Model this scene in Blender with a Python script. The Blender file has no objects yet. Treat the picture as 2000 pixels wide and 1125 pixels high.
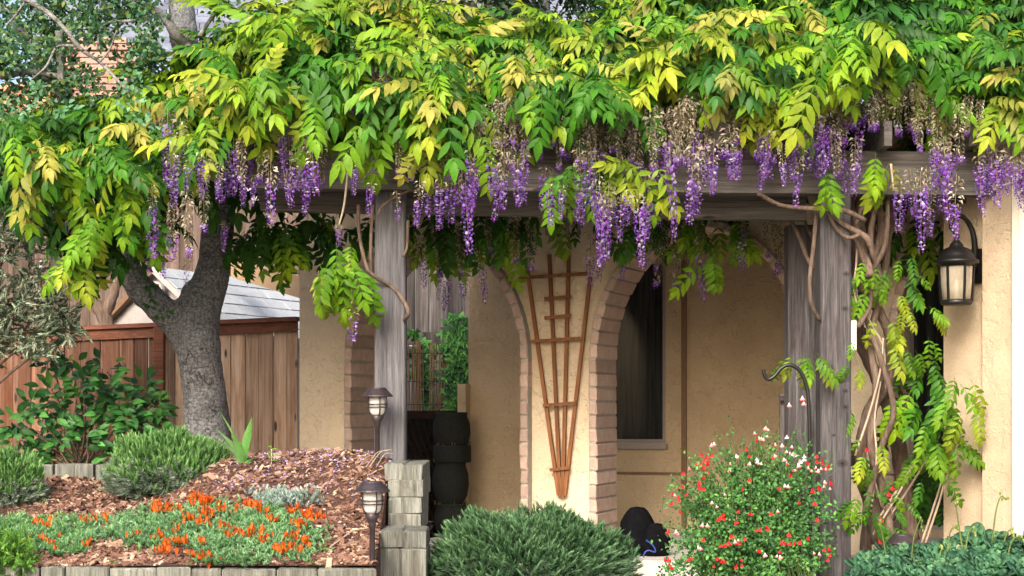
import bpy, math, random
import numpy as np
from mathutils import Vector, Matrix
rng = np.random.default_rng(11)
random.seed(11)
PI = math.pi
S = bpy.context.scene
COL = S.collection
F, EYE, HOR = 3333.0, 1.3, 800.0
R = math.radians

# ------------------------------------------------------------------ camera, sky, sun, exposure
cam = bpy.data.cameras.new('camera'); co = bpy.data.objects.new('camera', cam); COL.objects.link(co)
co.location = (0, 0, EYE); co.rotation_euler = (PI/2, 0, 0)
cam.sensor_width = 36; cam.lens = 36*F/2000; cam.shift_y = (HOR-562.5)/2000
cam.clip_start = .1; cam.clip_end = 500
S.camera = co
w = bpy.data.worlds.new('World'); S.world = w; w.use_nodes = True
wn = w.node_tree; bg = wn.nodes['Background']
sky = wn.nodes.new('ShaderNodeTexSky'); sky.sky_type = 'NISHITA'; sky.sun_disc = False
SUN_EL, SUN_AZ = R(34), R(197)          # azimuth clockwise from +Y
sky.sun_elevation = SUN_EL; sky.sun_rotation = SUN_AZ
sky.dust_density = 6; sky.ozone_density = .6; sky.air_density = 1.0
wn.links.new(sky.outputs[0], bg.inputs[0]); bg.inputs[1].default_value = .15
sl = bpy.data.lights.new('sun', 'SUN'); so = bpy.data.objects.new('sun', sl); COL.objects.link(so)
sl.energy = 1.7; sl.angle = R(22); sl.color = (1, .97, .93)
sdir = Vector((math.sin(SUN_AZ)*math.cos(SUN_EL), math.cos(SUN_AZ)*math.cos(SUN_EL), math.sin(SUN_EL)))
so.rotation_euler = (-sdir).to_track_quat('-Z', 'Y').to_euler()
S.view_settings.view_transform = 'Standard'; S.view_settings.look = 'None'
S.view_settings.gamma = 1; S.view_settings.use_curve_mapping = False
S.view_settings.exposure = 1.25
S.cycles.max_bounces = 6; S.cycles.diffuse_bounces = 3; S.cycles.transparent_max_bounces = 6; S.cycles.use_denoising = True

# ------------------------------------------------------------------ helpers
def at(px, py, Y): return np.array(((px-1000)*Y/F, Y, EYE+(HOR-py)*Y/F))
WLOC = {}
def thing(name, label, cat, loc=(0, 0, 0), group=None, kind=None):
    o = bpy.data.objects.new(name, None); COL.objects.link(o); o.location = loc; o.empty_display_size = .1
    o['label'] = label; o['category'] = cat
    if group: o['group'] = group
    if kind: o['kind'] = kind
    WLOC[o.name] = np.array(loc, float); return o
def tag(o, label=None, cat=None, group=None, kind=None):
    if label: o['label'] = label
    if cat: o['category'] = cat
    if group: o['group'] = group
    if kind: o['kind'] = kind
    return o
def link(name, me, parent=None, M=None, mat=None):
    """object of a shared mesh, M = world matrix (4x4)"""
    o = bpy.data.objects.new(name, me); COL.objects.link(o)
    if mat and not me.materials: me.materials.append(mat)
    M = np.eye(4) if M is None else np.array(M, float).copy()
    WLOC[o.name] = M[:3, 3].copy()
    if parent is not None:
        o.parent = parent; M[:3, 3] -= WLOC[parent.name]
    o.matrix_local = Matrix(M.tolist()); return o
def npmesh(name, V, Fc, C=None, smooth=True):
    me = bpy.data.meshes.new(name); n = len(V); m = len(Fc); k = Fc.shape[1]
    me.vertices.add(n); me.vertices.foreach_set('co', np.asarray(V, np.float32).ravel())
    me.loops.add(m*k); me.loops.foreach_set('vertex_index', Fc.astype(np.int32).ravel())
    me.polygons.add(m); me.polygons.foreach_set('loop_start', np.arange(0, m*k, k, dtype=np.int32))
    me.polygons.foreach_set('use_smooth', np.full(m, smooth))
    me.update(calc_edges=True)
    if C is not None:
        a = me.color_attributes.new('Col', 'FLOAT_COLOR', 'POINT')
        a.data.foreach_set('color', np.c_[C, np.ones(n)].astype(np.float32).ravel())
    return me
class MB:
    def __init__(s): s.v = []; s.f = []; s.c = []
    def add(s, V, Fc, col=None):
        o = len(s.v); s.v += [tuple(p) for p in V]; s.f += [tuple(i+o for i in q) for q in Fc]
        s.c += [col or (1, 1, 1)]*len(V)
    def hexa(s, P, col=None):   # 8 points: bottom 4 ccw, top 4 ccw
        s.add(P, [(3, 2, 1, 0), (4, 5, 6, 7), (0, 1, 5, 4), (1, 2, 6, 5), (2, 3, 7, 6), (3, 0, 4, 7)], col)
    def box(s, lo, hi, col=None):
        x0, y0, z0 = lo; x1, y1, z1 = hi
        s.hexa([(x0, y0, z0), (x1, y0, z0), (x1, y1, z0), (x0, y1, z0), (x0, y0, z1), (x1, y0, z1), (x1, y1, z1), (x0, y1, z1)], col)
    def cham(s, lo, hi, b, col=None):   # box chamfered on its vertical and horizontal edges
        lo = np.array(lo); hi = np.array(hi); c = (lo+hi)/2; h = (hi-lo)/2
        V = []
        for ax in range(3):
            for sg in (-1, 1):
                for (i, j) in ((-1, -1), (1, -1), (1, 1), (-1, 1)):
                    p = np.array(h); q = np.zeros(3); q[ax] = sg*h[ax]
                    a1, a2 = (ax+1) % 3, (ax+2) % 3
                    q[a1] = i*(h[a1]-b); q[a2] = j*(h[a2]-b); V.append(c+q)
        import itertools
        Fc = []
        for k in range(6):
            q = [k*4, k*4+1, k*4+2, k*4+3]; Fc.append(q if k % 2 else q[::-1])
        key = {}
        def idx(ax, sg, p):      # vertex of face ax,sg at corner signs p
            a1, a2 = (ax+1) % 3, (ax+2) % 3
            order = {(-1, -1): 0, (1, -1): 1, (1, 1): 2, (-1, 1): 3}
            return (ax*2+(sg > 0))*4+order[(p[a1], p[a2])]
        for ax in range(3):      # edges along ax
            a1, a2 = (ax+1) % 3, (ax+2) % 3
            for s1 in (-1, 1):
                for s2 in (-1, 1):
                    p = [0, 0, 0]; p[a1] = s1; p[a2] = s2
                    pa = list(p); pa[ax] = -1; pb = list(p); pb[ax] = 1
                    q = [idx(a1, s1, pa), idx(a1, s1, pb), idx(a2, s2, pb), idx(a2, s2, pa)]
                    Fc.append(q if s1*s2 < 0 else q[::-1])
        for p in itertools.product((-1, 1), repeat=3):
            q = [idx(0, p[0], p), idx(1, p[1], p), idx(2, p[2], p)]
            Fc.append(q if p[0]*p[1]*p[2] > 0 else q[::-1])
        s.add(V, Fc, col)
    def tube(s, pts, rad, n=8, col=None, wob=0, cap=True):
        pts = np.array(pts, float); m = len(pts)
        rad = np.full(m, rad) if np.isscalar(rad) else np.interp(np.linspace(0, 1, m), np.linspace(0, 1, len(rad)), rad)
        T = np.gradient(pts, axis=0); T /= np.linalg.norm(T, axis=1)[:, None]+1e-9
        u = np.cross(T[0], (0.3, .9, .2)); u /= np.linalg.norm(u); V = []
        for i in range(m):
            u = u-T[i]*u.dot(T[i]); u /= np.linalg.norm(u)+1e-9; v = np.cross(T[i], u)
            for k in range(n):
                a = 2*PI*k/n; r = rad[i]*(1+wob*math.sin(k*2.1+i*1.3)*math.sin(i*.7+k))
                V.append(pts[i]+r*(math.cos(a)*u+math.sin(a)*v))
        Fc = [(i*n+k, i*n+(k+1) % n, (i+1)*n+(k+1) % n, (i+1)*n+k) for i in range(m-1) for k in range(n)]
        if cap: Fc += [tuple(range(n))[::-1], tuple((m-1)*n+k for k in range(n))]
        s.add(V, Fc, col)
    def lathe(s, prof, c=(0, 0, 0), n=20, rot=0, col=None):
        V = []; m = len(prof)
        for r, z in prof:
            for k in range(n):
                a = 2*PI*k/n+rot; V.append((c[0]+r*math.cos(a), c[1]+r*math.sin(a), c[2]+z))
        Fc = [(i*n+k, i*n+(k+1) % n, (i+1)*n+(k+1) % n, (i+1)*n+k) for i in range(m-1) for k in range(n)]
        s.add(V, Fc, col)
    def build(s, name, mat, parent=None, smooth=False, base=None, colors=False):
        base = np.array(base if base is not None else (WLOC[parent.name] if parent is not None else (0, 0, 0)), float)
        me = bpy.data.meshes.new(name)
        me.from_pydata([tuple(np.array(p)-base) for p in s.v], [], s.f); me.update()
        if smooth:
            me.polygons.foreach_set('use_smooth', [True]*len(me.polygons))
        if colors:
            a = me.color_attributes.new('Col', 'FLOAT_COLOR', 'POINT')
            a.data.foreach_set('color', np.c_[np.array(s.c), np.ones(len(s.c))].astype(np.float32).ravel())
        M = np.eye(4); M[:3, 3] = base
        return link(name, me, parent, M, mat)
def spline(P, n=8):
    P = np.array(P, float)
    if len(P) < 3: return np.array([P[0]+(P[-1]-P[0])*t for t in np.linspace(0, 1, n)])
    Q = np.vstack([2*P[0]-P[1], P, 2*P[-1]-P[-2]]); out = []
    for i in range(1, len(Q)-2):
        for t in np.linspace(0, 1, n, endpoint=False):
            a, b, c, d = Q[i-1], Q[i], Q[i+1], Q[i+2]
            out.append(.5*((2*b)+(c-a)*t+(2*a-5*b+4*c-d)*t*t+(3*b-a-3*c+d)*t**3))
    out.append(P[-1]); return np.array(out)
def nrm(v): v = np.array(v, float); return v/(np.linalg.norm(v)+1e-9)
def frame(d, up, loc, s=1.0):
    y = nrm(d); x = np.cross(y, up)
    if np.linalg.norm(x) < 1e-3: x = np.cross(y, (1, .1, .2))
    x = nrm(x); z = np.cross(x, y); M = np.eye(4)
    M[:3, 0] = x*s; M[:3, 1] = y*s; M[:3, 2] = z*s; M[:3, 3] = loc; return M
def rotm(ax, a):
    return np.array(Matrix.Rotation(a, 3, ax))
# templates: dict V, F(tri), T (gradient 0..1), G (gain)
def tcat(parts):
    V = []; Fc = []; T = []; G = []; C = []; o = 0
    for p in parts:
        V.append(p['V']); Fc.append(p['F']+o); T.append(p['T']); G.append(p['G']); o += len(p['V'])
        if 'C' in p: C.append(p['C'])
    r = dict(V=np.vstack(V), F=np.vstack(Fc), T=np.concatenate(T), G=np.concatenate(G))
    if C: r['C'] = np.vstack(C)
    return r
def leaflet(L, wd, droop=.25, fold=.25, wave=0.0):
    ts = [0, .2, .48, .78, 1]; ws = [.08, .8, 1, .5, 0]
    V = []
    for i, (t, q) in enumerate(zip(ts, ws)):
        h = q*wd/2; z = -droop*L*t*t; e = fold*h+wave*((i % 2)-.5)*h
        V += [(0, L*t, z)] if i == 4 else [(-h, L*t, z+e), (0, L*t, z), (h, L*t, z+e)]
    Fc = []
    for i in range(3):
        a = i*3; b = a+3
        Fc += [(a, a+1, b+1), (a, b+1, b), (a+1, a+2, b+2), (a+1, b+2, b+1)]
    Fc += [(9, 10, 12), (10, 11, 12)]
    n = len(V)
    return dict(V=np.array(V), F=np.array(Fc), T=np.zeros(n), G=np.ones(n))
def blade(L, wd, droop=.2):
    V = np.array([(-wd/2, 0, 0), (wd/2, 0, 0), (-wd/2.2, L*.55, -droop*L*.3), (wd/2.2, L*.55, -droop*L*.3), (0, L, -droop*L)])
    return dict(V=V, F=np.array([(0, 1, 3), (0, 3, 2), (2, 3, 4)]), T=np.array([0, 0, .5, .5, 1.]), G=np.ones(5))
def xf(t, A, b=(0, 0, 0), T=None, gain=1):
    r = dict(t); r['V'] = t['V'] @ np.array(A).T+np.array(b)
    if T is not None: r['T'] = np.full(len(t['V']), T)
    r['G'] = t['G']*gain; return r
def compound(pairs, L, droop, seed, lf=.34):
    g = np.random.default_rng(seed); parts = []
    rp = lambda s: np.array((0.03*L*math.sin(s*3+seed), L*s*(1-.18*droop*s), -droop*L*.62*s*s))
    pts = [rp(s) for s in np.linspace(0, .97, 6)]
    m = MB(); m.tube(pts, [.0026, .0014], 3, cap=False)
    Q = np.array(m.f); parts.append(dict(V=np.array(m.v), F=np.vstack([Q[:, :3], Q[:, [0, 2, 3]]]), T=np.full(len(m.v), .5), G=np.ones(len(m.v))))
    for i in range(pairs):
        s = .2+.72*i/max(1, pairs-1); pos = rp(s); slope = math.atan2(-2*droop*.62*s, 1)
        l = L*lf*(.72+.5*math.sin(PI*min(1, .18+.7*i/pairs)))*g.uniform(.9, 1.1)*(.9 if i else .75)
        for sd in (-1, 1):
            a = R(g.uniform(58, 74)-24*s)
            lt = leaflet(l, l*g.uniform(.33, .41), g.uniform(.1, .45), g.uniform(-.1, .5), .12)
            A = rotm('X', slope) @ rotm('Z', -sd*a) @ rotm('Y', sd*g.uniform(-.3, .6)) @ rotm('X', -g.uniform(.05, .4))
            parts.append(xf(lt, A, pos, s, g.uniform(.84, 1.14)))
    l = L*lf*1.1; lt = leaflet(l, l*.42, .3, .3, .1)
    parts.append(xf(lt, rotm('X', math.atan2(-2*droop*.62, 1)), rp(.95), 1, 1.05))
    return tcat(parts)
def combine(items):
    """items: (template, M, colA, colB or None)"""
    V = []; Fc = []; C = []; o = 0
    for t, M, a, b in items:
        V.append(t['V'] @ M[:3, :3].T+M[:3, 3]); Fc.append(t['F']+o); o += len(t['V'])
        if a is None: C.append(t['C'])
        else:
            a = np.array(a); b = a if b is None else np.array(b)
            C.append((a[None]*(1-t['T'][:, None])+b[None]*t['T'][:, None])*t['G'][:, None])
    return np.vstack(V), np.vstack(Fc), np.vstack(C)
def cluster_obj(name, items, mat, parent=None, smooth=True):
    V, Fc, C = combine(items); base = WLOC[parent.name] if parent is not None else np.zeros(3)
    me = npmesh(name, V-base, Fc, C, smooth); M = np.eye(4); M[:3, 3] = base
    return link(name, me, parent, M, mat)
def tmpl_mesh(name, t, a, b=None, mat=None, smooth=True):
    V, Fc, C = combine([(t, np.eye(4), a, b)]); me = npmesh(name, V, Fc, C, smooth)
    if mat: me.materials.append(mat)
    return me

# ------------------------------------------------------------------ materials
def newmat(name):
    m = bpy.data.materials.new(name); m.use_nodes = True; nt = m.node_tree
    return m, nt, nt.nodes['Principled BSDF']
def nd(nt, typ, **kw):
    n = nt.nodes.new(typ)
    for k, v in kw.items():
        if k.startswith('i_'): n.inputs[k[2:].replace('_', ' ')].default_value = v
        else: setattr(n, k, v)
    return n
def vecsrc(nt, scale, rnd=True):
    tc = nd(nt, 'ShaderNodeTexCoord'); v = tc.outputs['Object']
    if rnd:
        oi = nd(nt, 'ShaderNodeObjectInfo'); ml = nd(nt, 'ShaderNodeMath', operation='MULTIPLY'); ml.inputs[1].default_value = 37.0
        nt.links.new(oi.outputs['Random'], ml.inputs[0])
        ad = nd(nt, 'ShaderNodeVectorMath', operation='ADD'); nt.links.new(v, ad.inputs[0]); nt.links.new(ml.outputs[0], ad.inputs[1]); v = ad.outputs[0]
    mp = nd(nt, 'ShaderNodeMapping'); mp.inputs['Scale'].default_value = scale; nt.links.new(v, mp.inputs[0]); return mp.outputs[0]
def ramp(nt, fac, stops):
    r = nd(nt, 'ShaderNodeValToRGB'); e = r.color_ramp.elements
    while len(e) < len(stops): e.new(.5)
    for k, (p, c) in zip(e, stops): k.position = p; k.color = (*c, 1)
    nt.links.new(fac, r.inputs[0]); return r.outputs[0]
def bump(nt, h, b, strength=.5, dist=.01, prev=None):
    n = nd(nt, 'ShaderNodeBump'); n.inputs['Strength'].default_value = strength; n.inputs['Distance'].default_value = dist
    nt.links.new(h, n.inputs['Height'])
    if prev: nt.links.new(prev, n.inputs['Normal'])
    if b: nt.links.new(n.outputs[0], b.inputs['Normal'])
    return n.outputs[0]
def noise(nt, v, sc, det=5, rough=.6, dist=0):
    n = nd(nt, 'ShaderNodeTexNoise'); n.inputs['Scale'].default_value = sc; n.inputs['Detail'].default_value = det
    n.inputs['Roughness'].default_value = rough; n.inputs['Distortion'].default_value = dist
    nt.links.new(v, n.inputs['Vector']); return n.outputs['Fac']
def mixc(nt, fac, a, b, mode='MIX'):
    n = nd(nt, 'ShaderNodeMix', data_type='RGBA', blend_type=mode)
    for s, k in ((fac, 0), (a, 6), (b, 7)):
        if isinstance(s, (int, float)): n.inputs[k].default_value = s
        elif isinstance(s, tuple): n.inputs[k].default_value = (*s, 1)
        else: nt.links.new(s, n.inputs[k])
    return n.outputs[2]
def rnd_tint(nt, c, lo=.8, hi=1.15):
    oi = nd(nt, 'ShaderNodeObjectInfo'); mr = nd(nt, 'ShaderNodeMapRange'); mr.inputs[3].default_value = lo; mr.inputs[4].default_value = hi
    nt.links.new(oi.outputs['Random'], mr.inputs[0]); cv = nd(nt, 'ShaderNodeCombineXYZ')
    for i in range(3): nt.links.new(mr.outputs[0], cv.inputs[i])
    return mixc(nt, 1.0, c, cv.outputs[0], 'MULTIPLY')
def leaf_mat(name, rough=.45, trans=.3, spec=.35):
    m, nt, b = newmat(name); at_ = nd(nt, 'ShaderNodeAttribute', attribute_name='Col')
    v = vecsrc(nt, (1, 1, 1), False); n = noise(nt, v, 60, 3)
    c = mixc(nt, 1.0, at_.outputs['Color'], ramp(nt, n, [(.3, (.78, .8, .75)), (.7, (1.12, 1.1, 1.1))]), 'MULTIPLY')
    c = mixc(nt, 1.0, c, ramp(nt, noise(nt, v, 3.5, 2), [(.34, (.62, .68, .62)), (.62, (1.12, 1.08, 1.1))]), 'MULTIPLY'); c = rnd_tint(nt, c, .78, 1.15)
    nt.links.new(c, b.inputs['Base Color']); b.inputs['Roughness'].default_value = rough
    b.inputs['Specular IOR Level'].default_value = spec
    if trans:
        t = nd(nt, 'ShaderNodeBsdfTranslucent'); nt.links.new(c, t.inputs[0]); mx = nd(nt, 'ShaderNodeMixShader')
        mx.inputs[0].default_value = trans; nt.links.new(b.outputs[0], mx.inputs[1]); nt.links.new(t.outputs[0], mx.inputs[2])
        nt.links.new(mx.outputs[0], nt.nodes['Material Output'].inputs[0])
    return m
def wood_mat(name, cols, axis='Z', fine=1.0, bs=.5, tint=(.75, 1.2), rough=.8, knots=False, dark=None):
    m, nt, b = newmat(name); k = 'XYZ'.index(axis)
    sc = [26*fine]*3; sc[k] = 1.3*fine; v = vecsrc(nt, sc)
    sc2 = [120*fine]*3; sc2[k] = 3*fine; v2 = vecsrc(nt, sc2)
    sc3 = [5*fine]*3; sc3[k] = 1.1*fine; v3 = vecsrc(nt, sc3)
    n1 = noise(nt, v, 1, 6, .65, .6); n2 = noise(nt, v2, 1, 4, .6); n3 = noise(nt, v3, 1, 4, .6)
    c = ramp(nt, n1, [(.28, cols[0]), (.5, cols[1]), (.74, cols[2])])
    c = mixc(nt, .55, c, ramp(nt, n2, [(.35, (.5, .5, .5)), (.6, (1.05, 1.05, 1.05))]), 'MULTIPLY')
    if dark: c = mixc(nt, ramp(nt, n3, [(.52, (0, 0, 0)), (.72, (1, 1, 1))]), c, dark)
    if knots:
        sk = [7]*3; sk[k] = 2.2; vv = vecsrc(nt, sk); vo = nd(nt, 'ShaderNodeTexVoronoi'); vo.inputs['Scale'].default_value = 1; nt.links.new(vv, vo.inputs['Vector'])
        c = mixc(nt, ramp(nt, vo.outputs['Distance'], [(.07, (1, 1, 1)), (.13, (0, 0, 0))]), c, (.05, .035, .03))
    c = rnd_tint(nt, c, *tint); nt.links.new(c, b.inputs['Base Color']); b.inputs['Roughness'].default_value = rough
    b.inputs['Specular IOR Level'].default_value = .2
    p = bump(nt, n1, None, bs, .012); bump(nt, n2, b, bs, .005, p); return m
def knot_mat(name, base, knots):
    m = base.copy(); m.name = name; nt = m.node_tree; b = nt.nodes['Principled BSDF']; src = b.inputs['Base Color'].links[0].from_socket
    tc = nd(nt, 'ShaderNodeTexCoord'); c = src
    for (x, z, r_) in knots:
        sb = nd(nt, 'ShaderNodeVectorMath', operation='SUBTRACT'); sb.inputs[1].default_value = (x, -.103, z); nt.links.new(tc.outputs['Object'], sb.inputs[0])
        sc_ = nd(nt, 'ShaderNodeVectorMath', operation='MULTIPLY'); sc_.inputs[1].default_value = (.8/r_, 2., 1.1/r_); nt.links.new(sb.outputs[0], sc_.inputs[0])
        ln = nd(nt, 'ShaderNodeVectorMath', operation='LENGTH'); nt.links.new(sc_.outputs[0], ln.inputs[0])
        c = mixc(nt, ramp(nt, ln.outputs['Value'], [(.25, (1, 1, 1)), (.5, (.25, .25, .25)), (.62, (.7, .7, .7)), (.95, (0, 0, 0))]), c, (.022, .016, .016))
    nt.links.new(c, b.inputs['Base Color']); return m
def stucco_mat(name, c0, c1, bs=.5):
    m, nt, b = newmat(name); v = vecsrc(nt, (1, 1, 1), False)
    d = nd(nt, 'ShaderNodeTexNoise'); d.inputs['Scale'].default_value = 7; nt.links.new(v, d.inputs['Vector'])
    vv = nd(nt, 'ShaderNodeVectorMath', operation='MULTIPLY_ADD'); vv.inputs[1].default_value = (.25, .25, .25)
    nt.links.new(d.outputs['Color'], vv.inputs[0]); nt.links.new(v, vv.inputs[2])
    n1 = noise(nt, vv.outputs[0], 3.4, 5, .6); n2 = noise(nt, v, 70, 4, .6); n3 = noise(nt, v, 1.5, 5, .6)
    st = ramp(nt, n1, [(.3, (0, 0, 0)), (.46, (.25, .25, .25)), (.475, (.62, .62, .62)), (.6, (.7, .7, .7)), (.615, (1, 1, 1))])
    c = mixc(nt, ramp(nt, n3, [(.35, (0, 0, 0)), (.7, (1, 1, 1))]), c0, c1)
    stn = noise(nt, v, .9, 6, .7); c = mixc(nt, .5, c, ramp(nt, stn, [(.36, (.72, .68, .62)), (.55, (1, 1, 1))]), 'MULTIPLY')
    c = mixc(nt, .25, c, ramp(nt, n2, [(.3, (.6, .6, .6)), (.7, (1.2, 1.2, 1.2))]), 'MULTIPLY')
    nt.links.new(c, b.inputs['Base Color']); b.inputs['Roughness'].default_value = .9; b.inputs['Specular IOR Level'].default_value = .15
    p = bump(nt, st, None, bs, .05); bump(nt, n2, b, .5, .01, p); return m
def rough_mat(name, stops, sc=20, sc2=120, bs=.5, rough=.9, tint=None, attr=False, stretch=(1, 1, 1), spec=.2, dist=.01):
    m, nt, b = newmat(name); v = vecsrc(nt, stretch)
    n1 = noise(nt, v, sc, 6, .65, .3); n2 = noise(nt, v, sc2, 4, .6)
    c = ramp(nt, n1, stops)
    if attr:
        a = nd(nt, 'ShaderNodeAttribute', attribute_name='Col'); c = mixc(nt, 1.0, c, a.outputs['Color'], 'MULTIPLY')
    c = mixc(nt, .4, c, ramp(nt, n2, [(.3, (.55, .55, .55)), (.7, (1.15, 1.15, 1.15))]), 'MULTIPLY')
    if tint: c = rnd_tint(nt, c, *tint)
    nt.links.new(c, b.inputs['Base Color']); b.inputs['Roughness'].default_value = rough; b.inputs['Specular IOR Level'].default_value = spec
    p = bump(nt, n1, None, bs, dist); bump(nt, n2, b, bs, dist*.4, p); return m
def plain_mat(name, col, rough=.5, metal=0.0, spec=.5, var=.25, sc=30):
    m, nt, b = newmat(name); v = vecsrc(nt, (1, 1, 1)); n = noise(nt, v, sc, 4)
    lo = tuple(x*(1-var) for x in col); hi = tuple(x*(1+var) for x in col)
    nt.links.new(ramp(nt, n, [(.3, lo), (.7, hi)]), b.inputs['Base Color']); b.inputs['Roughness'].default_value = rough
    b.inputs['Metallic'].default_value = metal; b.inputs['Specular IOR Level'].default_value = spec
    bump(nt, n, b, .15, .003); return m
def bark_mat(name, c, lichen, vs=(14, 14, 5)):
    m, nt, b = newmat(name); v = vecsrc(nt, (1, 1, 1), False)
    d = nd(nt, 'ShaderNodeTexNoise'); d.inputs['Scale'].default_value = 9; nt.links.new(v, d.inputs['Vector'])
    vv = nd(nt, 'ShaderNodeVectorMath', operation='MULTIPLY_ADD'); vv.inputs[1].default_value = (.09, .09, .09)
    nt.links.new(d.outputs['Color'], vv.inputs[0]); nt.links.new(v, vv.inputs[2])
    mp = nd(nt, 'ShaderNodeMapping'); mp.inputs['Scale'].default_value = vs; nt.links.new(vv.outputs[0], mp.inputs[0])
    vo = nd(nt, 'ShaderNodeTexVoronoi', feature='DISTANCE_TO_EDGE'); vo.inputs['Scale'].default_value = 1.6; nt.links.new(mp.outputs[0], vo.inputs['Vector'])
    n1 = noise(nt, v, 5, 6, .65); n2 = noise(nt, v, 55, 5, .65)
    mph = nd(nt, 'ShaderNodeMapping'); mph.inputs['Scale'].default_value = (9, 9, 60); nt.links.new(v, mph.inputs[0]); n3 = noise(nt, mph.outputs[0], 1, 4, .6, .5)
    plates = ramp(nt, n1, [(.5, (0, 0, 0)), (.64, (.85, .85, .85))])
    crack = ramp(nt, vo.outputs['Distance'], [(.0, (.22, .22, .22)), (.10, (1, 1, 1))])
    cr = mixc(nt, plates, (1., 1., 1.), crack)
    cc = mixc(nt, ramp(nt, n2, [(.4, (0, 0, 0)), (.66, (1, 1, 1))]), c, lichen)
    cc = mixc(nt, .5, cc, ramp(nt, n3, [(.35, (.45, .43, .42)), (.6, (1.1, 1.1, 1.1))]), 'MULTIPLY')
    cc = mixc(nt, 1.0, cc, cr, 'MULTIPLY'); nt.links.new(cc, b.inputs['Base Color']); b.inputs['Roughness'].default_value = .9; b.inputs['Specular IOR Level'].default_value = .15
    p = bump(nt, cr, None, .8, .025); p = bump(nt, n3, None, .5, .01, p); bump(nt, n2, b, .4, .006, p); return m

M = {}
M['leaf'] = leaf_mat('wisteria_leaf', .5, .2, .22)
M['gloss'] = leaf_mat('glossy_leaf', .45, .15, .28)
M['matte'] = leaf_mat('matte_leaf', .6, .15, .25)
M['petal'] = leaf_mat('petal', .55, .3, .2)
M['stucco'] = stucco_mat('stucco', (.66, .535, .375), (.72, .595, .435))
M['stucco_shaded'] = stucco_mat('stucco_porch_shaded', (.45, .345, .22), (.51, .395, .26))  # same stucco as the front wall, porch shade put into the colour
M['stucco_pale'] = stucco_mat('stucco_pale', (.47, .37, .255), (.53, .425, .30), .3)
M['brick'] = rough_mat('brick_tan', [(.25, (.38, .265, .21)), (.5, (.49, .355, .285)), (.78, (.58, .45, .37))], 9, 90, .6, .9, (.76, 1.12))
M['mortar'] = rough_mat('mortar', [(.3, (.30, .28, .24)), (.7, (.42, .39, .34))], 20, 140, .4)
M['chim'] = rough_mat('chimney_brick', [(.3, (.30, .16, .125)), (.5, (.39, .235, .19)), (.75, (.48, .345, .30))], 5, 60, .4, .9, (.75, 1.2))
M['post'] = wood_mat('weathered_post', [(.032, .028, .028), (.088, .081, .083), (.19, .178, .18)], 'Z', 1.7, 1.2, (.92, 1.08), .85, True, (.055, .042, .045))
M['post_pale'] = wood_mat('weathered_post_pale', [(.05, .048, .051), (.115, .111, .117), (.21, .203, .21)], 'Z', 1.5, .9, (.95, 1.05), .85, False, (.085, .076, .09))
M['beam'] = wood_mat('weathered_beam', [(.06, .052, .045), (.125, .112, .10), (.205, .19, .172)], 'X', 1, .8, (.85, 1.12), knots=True)
M['fence'] = wood_mat('redwood_board', [(.08, .035, .02), (.19, .09, .055), (.34, .205, .14)], 'Z', .9, .4, (.42, 1.1), .75, True, (.13, .045, .02))
M['fence_pale'] = wood_mat('weathered_redwood_board', [(.30, .17, .105), (.54, .37, .26), (.68, .53, .42)], 'Z', .9, .4, (.6, 1.15), .8, True, (.20, .09, .05))
M['rail'] = wood_mat('redwood_rail', [(.09, .03, .018), (.16, .06, .035), (.24, .10, .06)], 'X', .8, .4, (.85, 1.15), .7)
M['oldfence'] = wood_mat('grey_fence_board', [(.04, .034, .03), (.11, .095, .088), (.27, .245, .235)], 'Z', .7, .5, (.5, 1.25), .85, False, (.035, .03, .028))
M['brownfence'] = wood_mat('brown_fence_board', [(.06, .04, .03), (.13, .09, .07), (.21, .155, .13)], 'Z', .7, .5, (.55, 1.25), .85)
M['timber'] = wood_mat('grey_timber', [(.07, .07, .058), (.18, .184, .155), (.31, .314, .275)], 'Z', 1.6, .7, (.8, 1.15), .9, False, (.10, .09, .075))
M['trellis'] = wood_mat('trellis_wood', [(.12, .045, .016), (.225, .09, .034), (.31, .14, .06)], 'Z', 2, .4, (.85, 1.15), .6)
M['metal'] = plain_mat('bronze_metal', (.055, .042, .046), .42, .55, .5)
M['black'] = plain_mat('black_metal', (.012, .011, .011), .38, .3, .5)
M['dark'] = plain_mat('dark_plastic', (.017, .019, .017), .8, 0, .15, .35, 60)
M['cable'] = plain_mat('cable', (.015, .015, .015), .5)
M['vine'] = rough_mat('vine_bark', [(.25, (.075, .05, .038)), (.5, (.16, .11, .082)), (.78, (.27, .205, .16))], 6, 60, .8, .85, (.8, 1.2), False, (7, 7, 1.2), .2, .02)
M['cane'] = rough_mat('pale_cane', [(.3, (.30, .225, .16)), (.7, (.46, .37, .28))], 12, 90, .3, .8, (.85, 1.15))
M['bark'] = bark_mat('oak_bark', (.085, .085, .088), (.25, .255, .26))
M['bark_pale'] = bark_mat('pale_bark', (.13, .125, .115), (.28, .28, .26), (5, 5, 5))
M['concrete'] = rough_mat('concrete', [(.3, (.36, .33, .29)), (.7, (.50, .47, .43))], 5, 150, .25)
M['soil'] = rough_mat('mulch_soil', [(.3, (.05, .026, .019)), (.5, (.10, .054, .04)), (.75, (.17, .10, .075))], 25, 130, .9, .95, None, False, (1, 1, 1), .1, .03)
M['chip'] = rough_mat('bark_chip', [(.3, (.7, .7, .7)), (.7, (1.1, 1.1, 1.1))], 40, 160, .5, .85, None, True)
M['ground'] = rough_mat('ground_soil', [(.3, (.10, .075, .05)), (.7, (.19, .15, .11))], 3, 60, .5)
M['shingle'] = rough_mat('pale_shingle', [(.3, (.36, .39, .42)), (.7, (.47, .50, .53))], 10, 150, .2, .8, (.9, 1.08))
M['bluetile'] = rough_mat('blue_grey_shingle', [(.3, (.11, .125, .165)), (.7, (.20, .22, .275))], 4, 60, .4, .7, (.7, 1.2))
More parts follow.
